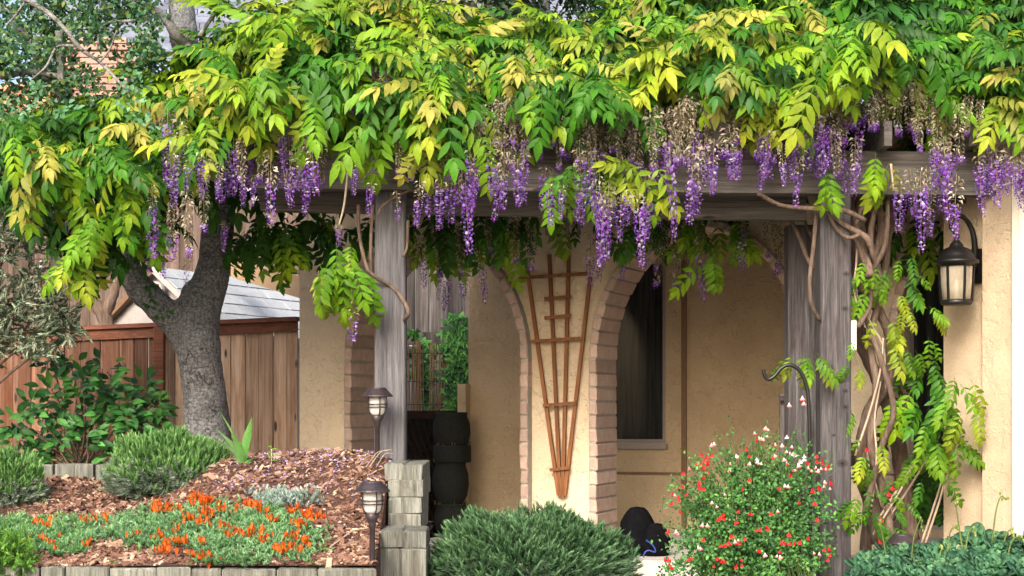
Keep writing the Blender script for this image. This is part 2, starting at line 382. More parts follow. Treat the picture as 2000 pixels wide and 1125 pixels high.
M['tile'] = rough_mat('terracotta', [(.3, (.42, .16, .075)), (.5, (.55, .25, .13)), (.75, (.62, .38, .25))], 6, 80, .3, .85, (.7, 1.2))
M['paint'] = plain_mat('cream_paint', (.58, .54, .45), .55, 0, .4, .06, 8)
M['white'] = plain_mat('white_plastic', (.78, .77, .73), .4, 0, .4, .05)
M['tanpaint'] = plain_mat('tan_paint', (.36, .24, .13), .65, 0, .3, .15)
M['shedwall'] = plain_mat('grey_paint', (.40, .37, .35), .8, 0, .2, .1)
M['trimdark'] = plain_mat('brown_trim', (.17, .10, .055), .7, 0, .3, .15)
M['curtain'] = rough_mat('dark_curtain', [(.35, (.05, .055, .06)), (.65, (.19, .20, .20))], 3, 60, .5, .9, None, False, (9, 9, .6))
M['winframe'] = plain_mat('grey_window_frame', (.26, .22, .20), .5, 0, .4, .1)
M['reed'] = wood_mat('reed', [(.10, .055, .03), (.20, .12, .065), (.32, .21, .12)], 'Z', 1, .4, (.6, 1.25))
M['latt'] = plain_mat('dark_lattice_wood', (.022, .013, .010), .85, 0, .15, .3)
M['cloth'] = plain_mat('black_cloth', (.005, .005, .006), 1.0, 0, .03, .3)
M['blue'] = plain_mat('blue_strap', (.012, .04, .20), .5)
M['bulb'] = plain_mat('orange_bulb', (.65, .10, .03), .2)
def glass_mat(name, tint, tr=.75, rough=.08):
    m, nt, b = newmat(name); v = vecsrc(nt, (1, 1, 1)); n = noise(nt, v, 25, 4)
    nt.links.new(ramp(nt, n, [(.35, tuple(x*.8 for x in tint)), (.7, tint)]), b.inputs['Base Color'])
    b.inputs['Roughness'].default_value = rough; b.inputs['Transmission Weight'].default_value = tr; b.inputs['IOR'].default_value = 1.12
    bump(nt, n, b, .1, .004); return m
M['glass'] = glass_mat('lamp_glass', (.85, .82, .75), .35, .2)
M['seeded'] = glass_mat('seeded_glass', (.62, .55, .42), .55, .25)
m_, nt_, b_ = newmat('dark_window_glass'); b_.inputs['Base Color'].default_value = (.012, .014, .016, 1); b_.inputs['Roughness'].default_value = .12; b_.inputs['Alpha'].default_value = .35
M['pane'] = m_

# ------------------------------------------------------------------ house frame of reference
TH = R(20); cT, sT = math.cos(TH), math.sin(TH)
O = np.array((at(1090, 800, 13.3)[0], 13.3))
def W(u, v, z): return np.array((O[0]+u*cT+v*sT, O[1]-u*sT+v*cT, z))
def upx(px, v=0.0):
    k = (px-1000)/F; return (k*(O[1]+v*cT)-O[0]-v*sT)/(cT+k*sT)
def zpy(py, u, v=0.0): return EYE+(HOR-py)*W(u, v, 0)[1]/F
def wall_plane_py(px, py, v=0.0):
    u = upx(px, v); return u, zpy(py, u, v)

# ------------------------------------------------------------------ ground, path, porch floor, mulch bed
def sheet(name, xs, ys, zf, mat, label=None, kind='structure', C=None):
    X, Y = np.meshgrid(xs, ys); Z = zf(X, Y); V = np.c_[X.ravel(), Y.ravel(), Z.ravel()]; nx = len(xs)
    Fc = np.array([(j*nx+i, j*nx+i+1, (j+1)*nx+i+1, (j+1)*nx+i) for j in range(len(ys)-1) for i in range(nx-1)])
    o = link(name, npmesh(name, V, Fc), None, None, mat); o['kind'] = kind; return o
sheet('ground', np.linspace(-60, 60, 25), np.linspace(-10, 120, 27), lambda x, y: x*0, M['ground'])
b = MB(); b.box((-.48, 5, -.1), (1.3, 12.2, .10)); b.build('walkway', M['concrete'])['kind'] = 'structure'
b = MB(); b.box((-12, 1.0, -.1), (12, 4.99, .05)); b.build('pavement', M['concrete'])['kind'] = 'structure'
def bed_z(x, y):
    x = np.asarray(x, float); y = np.asarray(y, float)
    zr = np.interp(y, [9.55, 10.4, 11.2, 11.7, 12.4, 14.5, 16], [.412, .70, .955, .99, .97, .885, .87])
    zl = np.interp(y, [9.55, 12, 12.4, 14.5, 16], [.412, .80, .83, .86, .86])
    t = np.clip((x+2.7)/.9, 0, 1); t = t*t*(3-2*t)
    return zl*(1-t)+zr*t+np.clip((y-9.6)*2, 0, 1)*(.018*np.sin(x*7+y*3)+.012*np.sin(x*13-y*9))
def bed_edge(y): return np.interp(y, [9.5, 11.5, 12.2, 13], [-.765, -.80, -1.0, -1.2])
ny, nx = 90, 90
ys = np.linspace(9.585, 15.6, ny); V = []
for y in ys:
    xs = np.linspace(-6.5, float(bed_edge(y)), nx)
    V += [(x, y, z) for x, z in zip(xs, bed_z(xs, np.full(nx, y)))]
V = np.array(V)
Fq = [(j*nx+i, j*nx+i+1, (j+1)*nx+i+1, (j+1)*nx+i) for j in range(ny-1) for i in range(nx-1)]
k0 = len(V)                                      # skirts down to the ground on the right
V = np.vstack([V, [(bed_edge(y), y, 0) for y in ys]])
Fq += [(j*nx+nx-1, k0+j, k0+j+1, (j+1)*nx+nx-1) for j in range(ny-1)]
o = link('mulch_bed', npmesh('mulch_bed', V, np.array(Fq)), None, None, M['soil']); o['kind'] = 'structure'
def on_bed(px, py):
    for Y in np.linspace(9.6, 15.5, 1200):
        p = at(px, py, Y)
        if p[2] <= bed_z(p[0], p[1]): return p
    return at(px, py, 14)
# bark chips
chips = []
def chip_t(seed):
    g = np.random.default_rng(seed); a, bb, c = 1, g.uniform(.3, .6), g.uniform(.1, .22)
    V = np.array([(x*a/2*g.uniform(.75, 1), y*bb/2*g.uniform(.6, 1), z*c/2) for z in (-1, 1) for x, y in ((-1, -1), (1, -1), (1, 1), (-1, 1))])
    V[:, 2] += .12*np.sin(V[:, 0]*3)
    Fc = np.array([(0, 2, 1), (0, 3, 2), (4, 5, 6), (4, 6, 7), (0, 1, 5), (0, 5, 4), (1, 2, 6), (1, 6, 5), (2, 3, 7), (2, 7, 6), (3, 0, 4), (3, 4, 7)])
    return dict(V=V, F=Fc, T=np.zeros(8), G=np.ones(8))
CT = [chip_t(i) for i in range(8)]
pal = np.array([(.17, .085, .058), (.225, .12, .085), (.125, .06, .042), (.29, .18, .125), (.38, .27, .19), (.075, .04, .032), (.50, .40, .30), (.20, .125, .10)])
pw = np.array([.22, .2, .14, .16, .1, .08, .04, .06])
for i in range(17000):
    y = 9.60+(14.2-9.60)*rng.random()**1.35; e = float(bed_edge(y)); x = e-.015-rng.random()*(y*.30+e-.05)
    z = float(bed_z(x, y)); s = rng.lognormal(-3.55, .42); s = min(s, .075)
    nv = nrm((rng.normal(0, .35), -.25+rng.normal(0, .35), 1)); d = nrm(np.cross(nv, rng.normal(size=3)))
    c = pal[rng.choice(8, p=pw)]*rng.uniform(.75, 1.3)
    chips.append((CT[i % 8], frame(d, nv, (x, y, z+s*.10), s), c, None))
for i in range(900):      # fallen wisteria petals among the chips
    y = rng.uniform(10.6, 13.5); x = float(bed_edge(y))-rng.random()*1.1; z = float(bed_z(x, y))
    chips.append((CT[i % 8], frame(rng.normal(size=3), nrm((rng.normal(0, .4), -.3, 1)), (x, y, z+.012), rng.uniform(.012, .02)), (.42, .33, .62), None))
cluster_obj('bark_mulch', chips, M['chip'], None, False)['kind'] = 'stuff'

# ------------------------------------------------------------------ house
house = thing('house', 'cream stucco house with brick trimmed arches behind the wisteria pergola', 'house', W(0, 0, 0))
ZS = 1.69
def upxs(px): return upx(px, -.10)
arches = []
for pl, pr, rise in ((685, 1015, .93), (1165, 1560, .98), (1745, 2190, 1.06)):
    uL, uR = upxs(pl), upxs(pr); arches.append(((uL+uR)/2, (uR-uL)/2, rise))
RW, VT, VF, ZT, ZB = .066, .46, -.10, 3.15, .0
wb = MB()
def prism(m, poly, v0, v1):     # poly in (u,z), extruded v0..v1, for quads
    P = [W(u, v0, z) for u, z in poly]; Q = [W(u, v1, z) for u, z in poly]; n = len(poly)
    m.add(P+Q, [tuple(range(n)), tuple(range(2*n-1, n-1, -1))]+[(i, n+i, n+(i+1) % n, (i+1) % n) for i in range(n)])
uA = upx(585)
edges = [uA]
for c, a, r in arches: edges += [c-a-RW, c+a+RW]
piers = [(edges[0], edges[1]), (edges[2], edges[3]), (edges[4], edges[5])]
for u0, u1 in piers: prism(wb, [(u0, ZB), (u1, ZB), (u1, ZT), (u0, ZT)], 0, VT)
for c, a, r in arches:
    A, RR = a+RW, r+RW; n = 28
    for i in range(n):
        t0 = PI-PI*i/n; t1 = PI-PI*(i+1)/n
        p0 = (c+A*math.cos(t0), ZS+RR*math.sin(t0)); p1 = (c+A*math.cos(t1), ZS+RR*math.sin(t1))
        prism(wb, [p0, p1, (p1[0], ZT), (p0[0], ZT)], 0, VT)
wb.build('front_wall', M['stucco'], house)
# bricks
brick_me = []
for i in range(5):
    g = np.random.default_rng(40+i); m = MB(); m.cham((0, 0, 0), (RW-.004, VT-VF-.004, .098), .009)
    V = [np.array(p)+g.normal(0, .0025, 3) for p in m.v]
    me = bpy.data.meshes.new('brick'); me.from_pydata([tuple(p) for p in V], [], m.f); me.update(); me.materials.append(M['brick']); brick_me.append(me)
mort = MB(); bi = 0
def add_brick(u, z, ang, hscale=1.0):
    """brick whose inner bottom edge is at (u,z); ang rotates it in the wall plane; local x points into the wall"""
    global bi
    d = W(1, 0, 0)-W(0, 0, 0); n = W(0, 1, 0)-W(0, 0, 0)
    ex = d*math.cos(ang)+np.array((0, 0, math.sin(ang))); ez = np.cross(ex, n)
    Mx = np.eye(4); Mx[:3, 0] = ex; Mx[:3, 1] = n; Mx[:3, 2] = ez*hscale; Mx[:3, 3] = W(u, VF, z)+ex*rng.uniform(-.004, .004)+n*rng.uniform(-.006, .006)
    link('brick', brick_me[bi % 5], house, Mx); bi += 1
PITCH = .1075
for k, (c, a, r) in enumerate(arches):
    nz = int((ZS-.14)/PITCH)
    for side in (-1, 1):
        if k == 2 and side == 1: continue
        for i in range(nz+1):
            z = ZS-(i+1)*PITCH
            if side < 0: add_brick_args = (c-a, z+.098, PI)
            else: add_brick_args = (c+a, z, 0)
            add_brick(*add_brick_args)
        u0, u1 = (c-a-RW+.002, c-a-.010) if side < 0 else (c+a+.010, c+a+RW-.002)
        prism(mort, [(u0, .1), (u1, .1), (u1, ZS), (u0, ZS)], VF+.012, VT-.006)
    n = 400; tt = np.linspace(0, PI, n); P = np.c_[c-a*np.cos(tt), ZS+r*np.sin(tt)]; sl_ = np.r_[0, np.cumsum(np.linalg.norm(np.diff(P, axis=0), axis=1))]
    nb = round(sl_[-1]/PITCH)
    for i in range(nb):
        s0 = (i+.04)*sl_[-1]/nb; tA = np.interp(s0, sl_, tt); tB = np.interp((i+.96)*sl_[-1]/nb, sl_, tt)
        tm = (tA+tB)/2; nx_, nz_ = r*-math.cos(tm), a*math.sin(tm); ang = math.atan2(nz_, nx_)
        ctr = np.array((c-a*math.cos(tm), ZS+r*math.sin(tm)))
        ez = np.array((-math.sin(ang), math.cos(ang))); q = ctr-ez*.049
        # cross(ex,n) orientation keeps ez pointing counter-clockwise
        add_brick(q[0], q[1], ang)
    for i in range(40):
        t0, t1 = PI*i/40, PI*(i+1)/40
        f_ = lambda t, e: (c-(a+e)*math.cos(t), ZS+(r+e)*math.sin(t))
        prism(mort, [f_(t0, .010), f_(t1, .010), f_(t1, RW-.002), f_(t0, RW-.002)], VF+.012, VT-.006)
mort.build('mortar', M['mortar'], house)
# porch: back wall, ceiling, floor
VB = 1.9
uBL = upx(915, VB); uW0, uW1 = upx(1100, VB), upx(1300, VB)
zW0, zW1 = zpy(866, uW1, VB), 2.62
bw = MB(); uE = upx(2150, VB)
prism(bw, [(uBL, 0), (uW0, 0), (uW0, ZT), (uBL, ZT)], VB, VB+.2)
prism(bw, [(uW0, 0), (uW1, 0), (uW1, zW0), (uW0, zW0)], VB, VB+.2)
prism(bw, [(uW0, zW1), (uW1, zW1), (uW1, ZT), (uW0, ZT)], VB, VB+.2)
uV0, uV1 = upx(1775, VB), upx(1880, VB)
prism(bw, [(uW1, 0), (uV0, 0), (uV0, ZT), (uW1, ZT)], VB, VB+.2); prism(bw, [(uV1, 0), (uE, 0), (uE, ZT), (uV1, ZT)], VB, VB+.2)
prism(bw, [(uV0, 0), (uV1, 0), (uV1, .3), (uV0, .3)], VB, VB+.2); prism(bw, [(uV0, 2.62), (uV1, 2.62), (uV1, ZT), (uV0, ZT)], VB, VB+.2)
bw.build('porch_wall', M['stucco_shaded'], house)
b = MB(); prism(b, [(uBL-.06, 0), (uBL+.02, 0), (uBL+.02, zpy(750, uBL, VB)), (uBL-.06, zpy(750, uBL, VB))], VB-.12, VB-.01); b.build('low_wall', M['stucco_shaded'], house)
b = MB(); ut = upx(1337, VB); prism(b, [(ut-.022, .28), (ut+.022, .28), (ut+.022, ZT), (ut-.022, ZT)], VB-.03, VB-.002); b.build('trim_strip', M['trimdark'], house)
b = MB(); zt = zpy(925, uW1, VB); prism(b, [(uBL+.7, zt-.012), (ut-.03, zt-.012), (ut-.03, zt+.012), (uBL+.7, zt+.012)], VB-.012, VB-.002); b.build('trim_strip', M['trimdark'], house)
def window(u0, u1, z0, z1, sill=True):
    fr = MB(); fw = .035
    for q in (((u0, z0), (u1, z0), (u1, z0+fw), (u0, z0+fw)), ((u0, z1-fw), (u1, z1-fw), (u1, z1), (u0, z1)),
              ((u0, z0+fw), (u0+fw, z0+fw), (u0+fw, z1-fw), (u0, z1-fw)), ((u1-fw, z0+fw), (u1, z0+fw), (u1, z1-fw), (u1-fw, z1-fw))):
        prism(fr, q, VB+.03, VB+.08)
    w_ = fr.build('window', M['winframe'], house)
    p = MB(); prism(p, [(u0+fw, z0+fw), (u1-fw, z0+fw), (u1-fw, z1-fw), (u0+fw, z1-fw)], VB+.05, VB+.056); p.build('pane', M['pane'], w_)
    c = MB(); n = 40; us = np.linspace(u0-.05, u1+.05, n); vv = VB+.13+.025*np.sin(us*55)+.012*np.sin(us*131)
    Vc = [W(u, v, z) for u, v in zip(us, vv) for z in (z0-.05, z1+.05)]
    c.add(Vc, [(2*i, 2*i+2, 2*i+3, 2*i+1) for i in range(n-1)]); c.build('curtain', M['curtain'], w_, True)
    if sill:
        s = MB(); prism(s, [(u0-.03, z0-.05), (u1+.02, z0-.05), (u1+.02, z0-.004), (u0-.03, z0-.004)], VB-.05, VB+.03); s.build('sill', M['winframe'], w_)
window(uW0, uW1, zW0, zW1)
window(uV0, uV1, .3, 2.62, False)
b = MB(); prism(b, [(upx(700, VB+1.2), 0), (uE, 0), (uE, ZT), (upx(700, VB+1.2), ZT)], VB+1.4, VB+1.5) if False else None
b = MB(); prism(b, [(uBL-.1, ZT), (uE, ZT), (uE, ZT+.15), (uBL-.1, ZT+.15)], -.35, VB+.4); b.build('roof', M['trimdark'], house)
b = MB(); prism(b, [(upx(800), .0), (upx(1850), .0), (upx(1850), .235), (upx(800), .235)], -.95, VB); b.build('porch_floor', M['concrete'], house)
# end wall of the left pier runs back; eave board leads off behind the fence
b = MB(); p0, p1 = at(586, 556, 14.9), at(452, 520, 16.6)
b.hexa([p0+(0, -.04, -.12), p0+(.06, .04, -.12), p1+(.06, .04, -.11), p1+(0, -.04, -.11), p0+(0, -.04, .07), p0+(.06, .04, .07), p1+(.06, .04, .06), p1+(0, -.04, .06)]); b.build('fascia', M['tanpaint'], house)
# garage end piers on the right
PTS = [at(1843, 0, 11.75), at(1918, 0, 11.45), at(1918.5, 0, 11.33), at(1976, 0, 11.1)]
def pier(pa, pb, name, mat, z1=3.1, depth=.9):
    m = MB(); nn = np.array((sT, cT, 0))*depth; a = np.array((pa[0], pa[1], 0)); c_ = np.array((pb[0], pb[1], 0)); up_ = np.array((0, 0, z1))
    m.hexa([a, c_, c_+nn, a+nn, a+up_, c_+up_, c_+nn+up_, a+nn+up_]); return m.build(name, mat, house)
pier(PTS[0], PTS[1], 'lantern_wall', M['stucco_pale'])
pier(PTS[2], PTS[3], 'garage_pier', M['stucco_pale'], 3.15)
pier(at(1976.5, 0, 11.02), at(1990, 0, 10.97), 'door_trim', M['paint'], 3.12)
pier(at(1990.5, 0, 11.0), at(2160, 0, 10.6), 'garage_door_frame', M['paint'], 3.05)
b = MB(); pr = [W(upx(1850), -.6, 3.35), W(upx(2250), -.6, 3.35), W(upx(2250), 3.6, 5.5), W(upx(1850), 3.6, 5.5)]
b.add(pr+[p-(0, 0, .15) for p in pr], [(0, 1, 2, 3), (7, 6, 5, 4), (0, 4, 5, 1), (1, 5, 6, 2), (2, 6, 7, 3), (3, 7, 4, 0)]); b.build('tiled_roof', M['tile'], house)

# ------------------------------------------------------------------ pergola
perg = thing('pergola', 'weathered grey timber pergola carrying the wisteria', 'pergola', at(1180, 1180, 11.4))
def bar(name, lo, hi, mat, bev=.006, jit=0):
    m = MB(); m.cham(lo, hi, bev); return m.build(name, mat, perg, base=((lo[0]+hi[0])/2, (lo[1]+hi[1])/2, lo[2]))
bar('post', (-.913, 11.32, 0), (-.708, 11.525, 2.755), M['post_pale'], .012)
M['knotty'] = knot_mat('knotty_post', M['post'], [((px-1632.5)*11.2/F, EYE+(HOR-py)*11.2/F, q*11.2/F) for px, py, q in ((1652, 535, 7), (1650, 603, 7), (1613, 721, 15), (1651, 764, 6), (1651, 795, 6), (1645, 905, 10), (1650, 1013, 9), (1628, 850, 4))])
bar('post', (2.026, 11.2, 0), (2.228, 11.405, 2.735), M['knotty'], .014)
bar('post', (1.928, 11.9, 0), (2.128, 12.1, 2.59), M['post'], .01)
bar('post', (4.3, 11.2, 0), (4.5, 11.4, 2.72), M['post'], .012)
def beam(xl, xr, y0, y1, zbl, zbr, h, cut=0.0, mat='beam', name='beam'):
    m = MB(); P = []
    for y in (y0, y1): P += [(xl+cut, y, zbl), (xr, y, zbr), (xr, y, zbr+h), (xl, y, zbl+h)]
    m.add(P, [(0, 1, 2, 3), (7, 6, 5, 4), (0, 4, 5, 1), (1, 5, 6, 2), (2, 6, 7, 3), (3, 7, 4, 0)])
    return m.build(name, M[mat], perg, base=((xl+xr)/2, (y0+y1)/2, zbl))
beam(at(430, 0, 11.3)[0], at(2080, 0, 11.3)[0], 11.25, 11.34, 2.80, 2.735, .255, .2)
beam(at(484, 0, 11.28)[0], at(2080, 0, 11.28)[0], 11.22, 11.36, 2.757, 2.705, .041, .03, name='ledger')
beam(at(500, 0, 11.62)[0], at(1572, 0, 11.62)[0], 11.57, 11.68, 2.65, 2.585, .19, .04)
beam(at(1705, 0, 11.62)[0], at(2080, 0, 11.62)[0], 11.57, 11.68, 2.70, 2.70, .05)
for i in range(12):
    x = -2.0+i*.55
    m = MB(); m.box((x, 11.0 if i else 11.2, 3.0), (x+.05, 13.6, 3.16)); m.build('rafter', M['beam'], perg)
for px in (1068, 1108, 1131):
    p = at(px, 430, 12.2); m = MB(); m.cham(p+(-.012, -.02, -.11), p+(.012, .02, .2), .003); m.build('hanger', M['beam'], perg)

# ------------------------------------------------------------------ wisteria
wist = thing('wisteria', 'large wisteria draped over the pergola with purple hanging flower clusters', 'wisteria', at(1710, 1080, 11.5))
vine_paths = [
 ([(1778, 1055), (1768, 960), (1752, 860), (1728, 770), (1695, 700), (1678, 640), (1690, 560), (1705, 480), (1690, 380)], 11.75, (.06, .034)),
 ([(1735, 1085), (1705, 1000), (1680, 900), (1700, 800), (1738, 740), (1738, 660), (1712, 600), (1675, 545), (1668, 470), (1685, 380)], 11.55, (.05, .024)),
 ([(1690, 1090), (1700, 950), (1730, 850), (1765, 780), (1740, 700)], 11.8, (.04, .025)),
 ([(1660, 870), (1690, 940), (1720, 1060)], 11.6, (.045, .06)),
 ([(1700, 510), (1722, 450), (1712, 390), (1706, 330)], 11.5, (.032, .026)),
 ([(1725, 560), (1735, 470), (1745, 390), (1740, 330)], 11.65, (.026, .022)),
 ([(1678, 520), (1675, 440), (1680, 370)], 11.45, (.03, .024)),
 ([(1695, 520), (1668, 430), (1660, 350)], 11.42, (.024, .02)),
 ([(1745, 1090), (1725, 960), (1700, 860), (1712, 760), (1700, 660), (1722, 560), (1700, 470), (1715, 380)], 11.42, (.032, .018)),
 ([(1690, 1000), (1720, 880), (1745, 800), (1720, 700), (1690, 610), (1700, 540), (1728, 480), (1735, 380)], 11.32, (.022, .016)),
 ([(1675, 640), (1700, 590), (1690, 520), (1672, 450), (1690, 390)], 11.25, (.018, .014)),
 ([(1480, 378), (1530, 402), (1600, 408), (1650, 412), (1690, 430)], 11.12, (.013, .018)),
 ([(1610, 408), (1650, 440), (1690, 462), (1700, 480)], 11.14, (.016, .022)),
 ([(1616, 412), (1634, 448), (1658, 464), (1680, 458)], 11.13, (.012, .014)),
 ([(1660, 448), (1690, 500), (1700, 540)], 11.2, (.012, .03)),
 ([(1596, 400), (1590, 470), (1582, 540), (1584, 590), (1600, 625)], 11.15, (.014, .013)),
 ([(1505, 380), (1550, 440), (1580, 510), (1600, 530)], 11.7, (.016, .014)),
 ([(1560, 380), (1575, 440), (1590, 470)], 11.75, (.012, .01)),
 ([(700, 400), (702, 460), (716, 520), (732, 540), (765, 560), (790, 590), (797, 612), (790, 625)], 11.27, (.012, .014)),
 ([(727, 610), (726, 560), (724, 480), (728, 400)], 11.34, (.012, .012)),
 ([(797, 430), (795, 480), (788, 500)], 11.3, (.01, .009)),
 ([(900, 345), (800, 372), (750, 400), (738, 420)], 11.2, (.01, .008)),
 ([(1690, 380), (1640, 330), (1500, 290), (1300, 260), (1000, 230), (700, 200), (450, 200), (250, 260)], 11.7, (.035, .02)),
 ([(1710, 380), (1800, 330), (1950, 300), (2050, 280)], 11.7, (.03, .02)),
]
for pts, Y, rr in vine_paths:
    P = [at(px, py, Y+(.05*math.sin(i*1.9))) for i, (px, py) in enumerate(pts)]
    m = MB(); m.tube(spline(P, 7), list(rr), 9, wob=.14); m.build('stem', M['vine'], wist, True)
for pts, Y in (([(1715, 1015), (1770, 930), (1830, 840), (1850, 815)], 11.45), ([(1730, 1020), (1790, 930), (1835, 850)], 11.5), ([(1705, 1045), (1760, 955), (1800, 880)], 11.4),
               ([(1800, 1060), (1830, 970), (1850, 900)], 11.6), ([(1806, 1065), (1840, 960), (1846, 905)], 11.55), ([(1670, 890), (1700, 800), (1720, 720), (1725, 660)], 11.3),
               ([(1700, 1000), (1712, 900), (1708, 820), (1720, 745)], 11.35), ([(1665, 560), (1700, 630), (1725, 680), (1730, 760)], 11.35), ([(1675, 470), (1672, 520), (1668, 570), (1690, 640)], 11.3),
               ([(680, 330), (672, 400), (662, 440)], 11.1), ([(1740, 320), (1745, 370)], 11.1)):
    m = MB(); m.tube(spline([at(px, py, Y) for px, py in pts], 6), [.009, .006], 6); m.build('cane', M['cane'], wist, True)
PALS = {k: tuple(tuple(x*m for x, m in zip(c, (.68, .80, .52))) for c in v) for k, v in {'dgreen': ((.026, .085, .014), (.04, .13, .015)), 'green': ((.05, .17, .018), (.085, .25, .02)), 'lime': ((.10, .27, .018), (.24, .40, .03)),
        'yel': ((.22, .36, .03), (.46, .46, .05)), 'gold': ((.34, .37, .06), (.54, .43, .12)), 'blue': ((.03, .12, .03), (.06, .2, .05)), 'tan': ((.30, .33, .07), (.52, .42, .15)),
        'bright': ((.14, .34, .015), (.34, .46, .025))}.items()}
PK = list(PALS)
SH = [compound(5, .33, .75, 1), compound(6, .36, .9, 2), compound(5, .30, .5, 3), compound(6, .38, 1.15, 4), compound(4, .26, .7, 5), compound(6, .34, .35, 6), compound(5, .35, 1.4, 7)]
MESH = {}
def leafmesh(k, p):
    if (k, p) not in MESH: MESH[(k, p)] = tmpl_mesh('leaf', SH[k], *PALS[p], mat=M['leaf'])
    return MESH[(k, p)]
TX = [0, 60, 120, 200, 300, 380, 420, 520, 600, 700, 860, 900, 960, 1050, 1100, 1190, 1250, 1500, 2080]
TY = [230, 190, 195, 175, 140, 115, 60, 5, -25, -30, -10, 30, 40, 15, 55, 15, -30, -60, -60]
BX = [0, 60, 100, 150, 200, 240, 300, 330, 360, 420, 470, 520, 560, 620, 690, 750, 830, 900, 960, 1020, 1100, 1200, 1300, 1350, 1420, 1500, 1600, 1650, 1700, 1770, 1850, 1900, 1960, 2080]
BY = [330, 400, 460, 520, 520, 480, 480, 430, 400, 340, 280, 270, 265, 265, 265, 270, 310, 300, 225, 215, 225, 230, 245, 215, 205, 215, 195, 175, 160, 175, 255, 215, 270, 280]
leaves = []      # (shape, palette, M, frontness)
def pick(zone):
    names, ps = zip(*zone.items()); ps = np.array(ps, float); return names[rng.choice(len(names), p=ps/ps.sum())]
def zone_of(px, s):
    if px < 330: return dict(lime=3, bright=2.6, green=4, yel=1, gold=.4, dgreen=1.2)
    if px < 560: return dict(yel=2, gold=.8, lime=2.8, bright=2.5, green=2.6)
    if px < 830: return dict(yel=1.8, gold=1.8, lime=2.2, bright=2, green=2.8) if s > .3 else dict(lime=2, green=3, bright=2, yel=1.8, gold=1)
    if px < 960: return dict(bright=2, green=4, dgreen=1.5, yel=1.5, gold=.8, blue=1.2)
    if px < 1350: return dict(yel=2.2, gold=1.3, tan=.25, bright=2.6, green=3, lime=1.6, dgreen=1) if s > .45 else dict(green=3.4, gold=1.2, yel=1.5, tan=.4, blue=.8, lime=1.6, bright=1.4)
    if px < 1560: return dict(yel=1.6, gold=1.1, tan=.5, bright=2.2, green=3.2, blue=1, lime=1.6)
    return dict(green=4.5, dgreen=2, blue=2.2, lime=1.6, bright=1.6, yel=.35, gold=.15) if s > .25 else dict(green=2.5, lime=2, yel=2, gold=1, bright=1)
def cano_Y(px, s):
    return 10.98+1.55*max(0, s-.12)**1.25+.13*math.sin(px*.021)+.10*math.sin(px*.047+s*6)+.07*math.sin(px*.011-s*9)
centres = []
tries = 0
while tries < 12000 and len(centres) < 520:
    tries += 1
    px = rng.uniform(10, 2070); t = np.interp(px, TX, TY); bt = np.interp(px, BX, BY)-np.interp(px, [0, 300, 450, 880, 980, 1700, 1800], [150, 135, 85, 75, 52, 48, 68])+22*math.sin(px*.017+1)+15*math.sin(px*.043); s = rng.random(); py = bt+(t-bt)*s
    if math.sin(px*.014+py*.023)+math.sin(px*.033-py*.029+2) < -.95: continue
    if any((px-a)**2+((py-c_)*1.25)**2 < 32**2 for a, c_, _ in centres): continue
    centres.append((px, py, s))
def add_leaf(k, p, P, d, up, sc, fr): leaves.append((k, p, frame(d, up, P, sc), fr))
for px, py, s in centres:
    Y = cano_Y(px, s); P = at(px, py, Y+rng.choice((-.24, -.08, .06, .22)))+rng.normal(0, .03, 3); z = zone_of(px, s); p0 = pick(z); n = rng.integers(5, 8)
    base_el = -35+60*s if px > 330 else -45+30*s
    for i in range(n):
        az = R(-80+160*(i+.5)/n+rng.normal(0, 14)); el = R(base_el+rng.normal(0, 25)-14*abs(math.sin(az)))
        if px < 330: az -= R(14)
        d = np.array((math.sin(az)*math.cos(el), -math.cos(az)*math.cos(el), math.sin(el)))
        up = np.array((rng.normal(0, .2), -.55-.4*(1-s), 1))
        add_leaf(rng.integers(0, 7), p0 if rng.random() < .66 else pick(z), P-d*.03+rng.normal(0, .02, 3), d, up, min(1.2, rng.lognormal(-.2, .2))*(1.15 if 480 < px < 760 and s < .55 else 1), -Y+rng.random()*.2)
# filler leaves further inside the canopy, mostly dark green to paint its shaded gaps
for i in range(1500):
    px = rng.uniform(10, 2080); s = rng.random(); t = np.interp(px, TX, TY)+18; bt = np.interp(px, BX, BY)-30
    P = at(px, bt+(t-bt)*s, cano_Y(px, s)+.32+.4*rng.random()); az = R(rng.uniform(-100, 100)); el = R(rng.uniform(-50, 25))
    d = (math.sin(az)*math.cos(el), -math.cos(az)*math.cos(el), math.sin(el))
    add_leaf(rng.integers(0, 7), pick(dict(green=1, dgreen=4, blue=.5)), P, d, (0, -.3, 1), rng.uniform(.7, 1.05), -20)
for i in range(620):           # canopy shade put into the leaf colour, above and behind the beam
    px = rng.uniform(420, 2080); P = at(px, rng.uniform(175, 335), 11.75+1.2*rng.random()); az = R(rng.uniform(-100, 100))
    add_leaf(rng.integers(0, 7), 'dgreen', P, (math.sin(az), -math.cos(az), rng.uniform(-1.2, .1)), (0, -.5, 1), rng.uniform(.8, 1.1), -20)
for i in range(500):           # upper side, seen only from a step away
    px = rng.uniform(100, 2080); P = at(px, np.interp(px, TX, TY)+30, 12.3+rng.random()*1.3)
    az = rng.uniform(0, 6.28); add_leaf(rng.integers(0, 7), pick(dict(green=3, lime=2, yel=1)), P, (math.sin(az), math.cos(az), .1), (0, 0, 1), 1, -20)
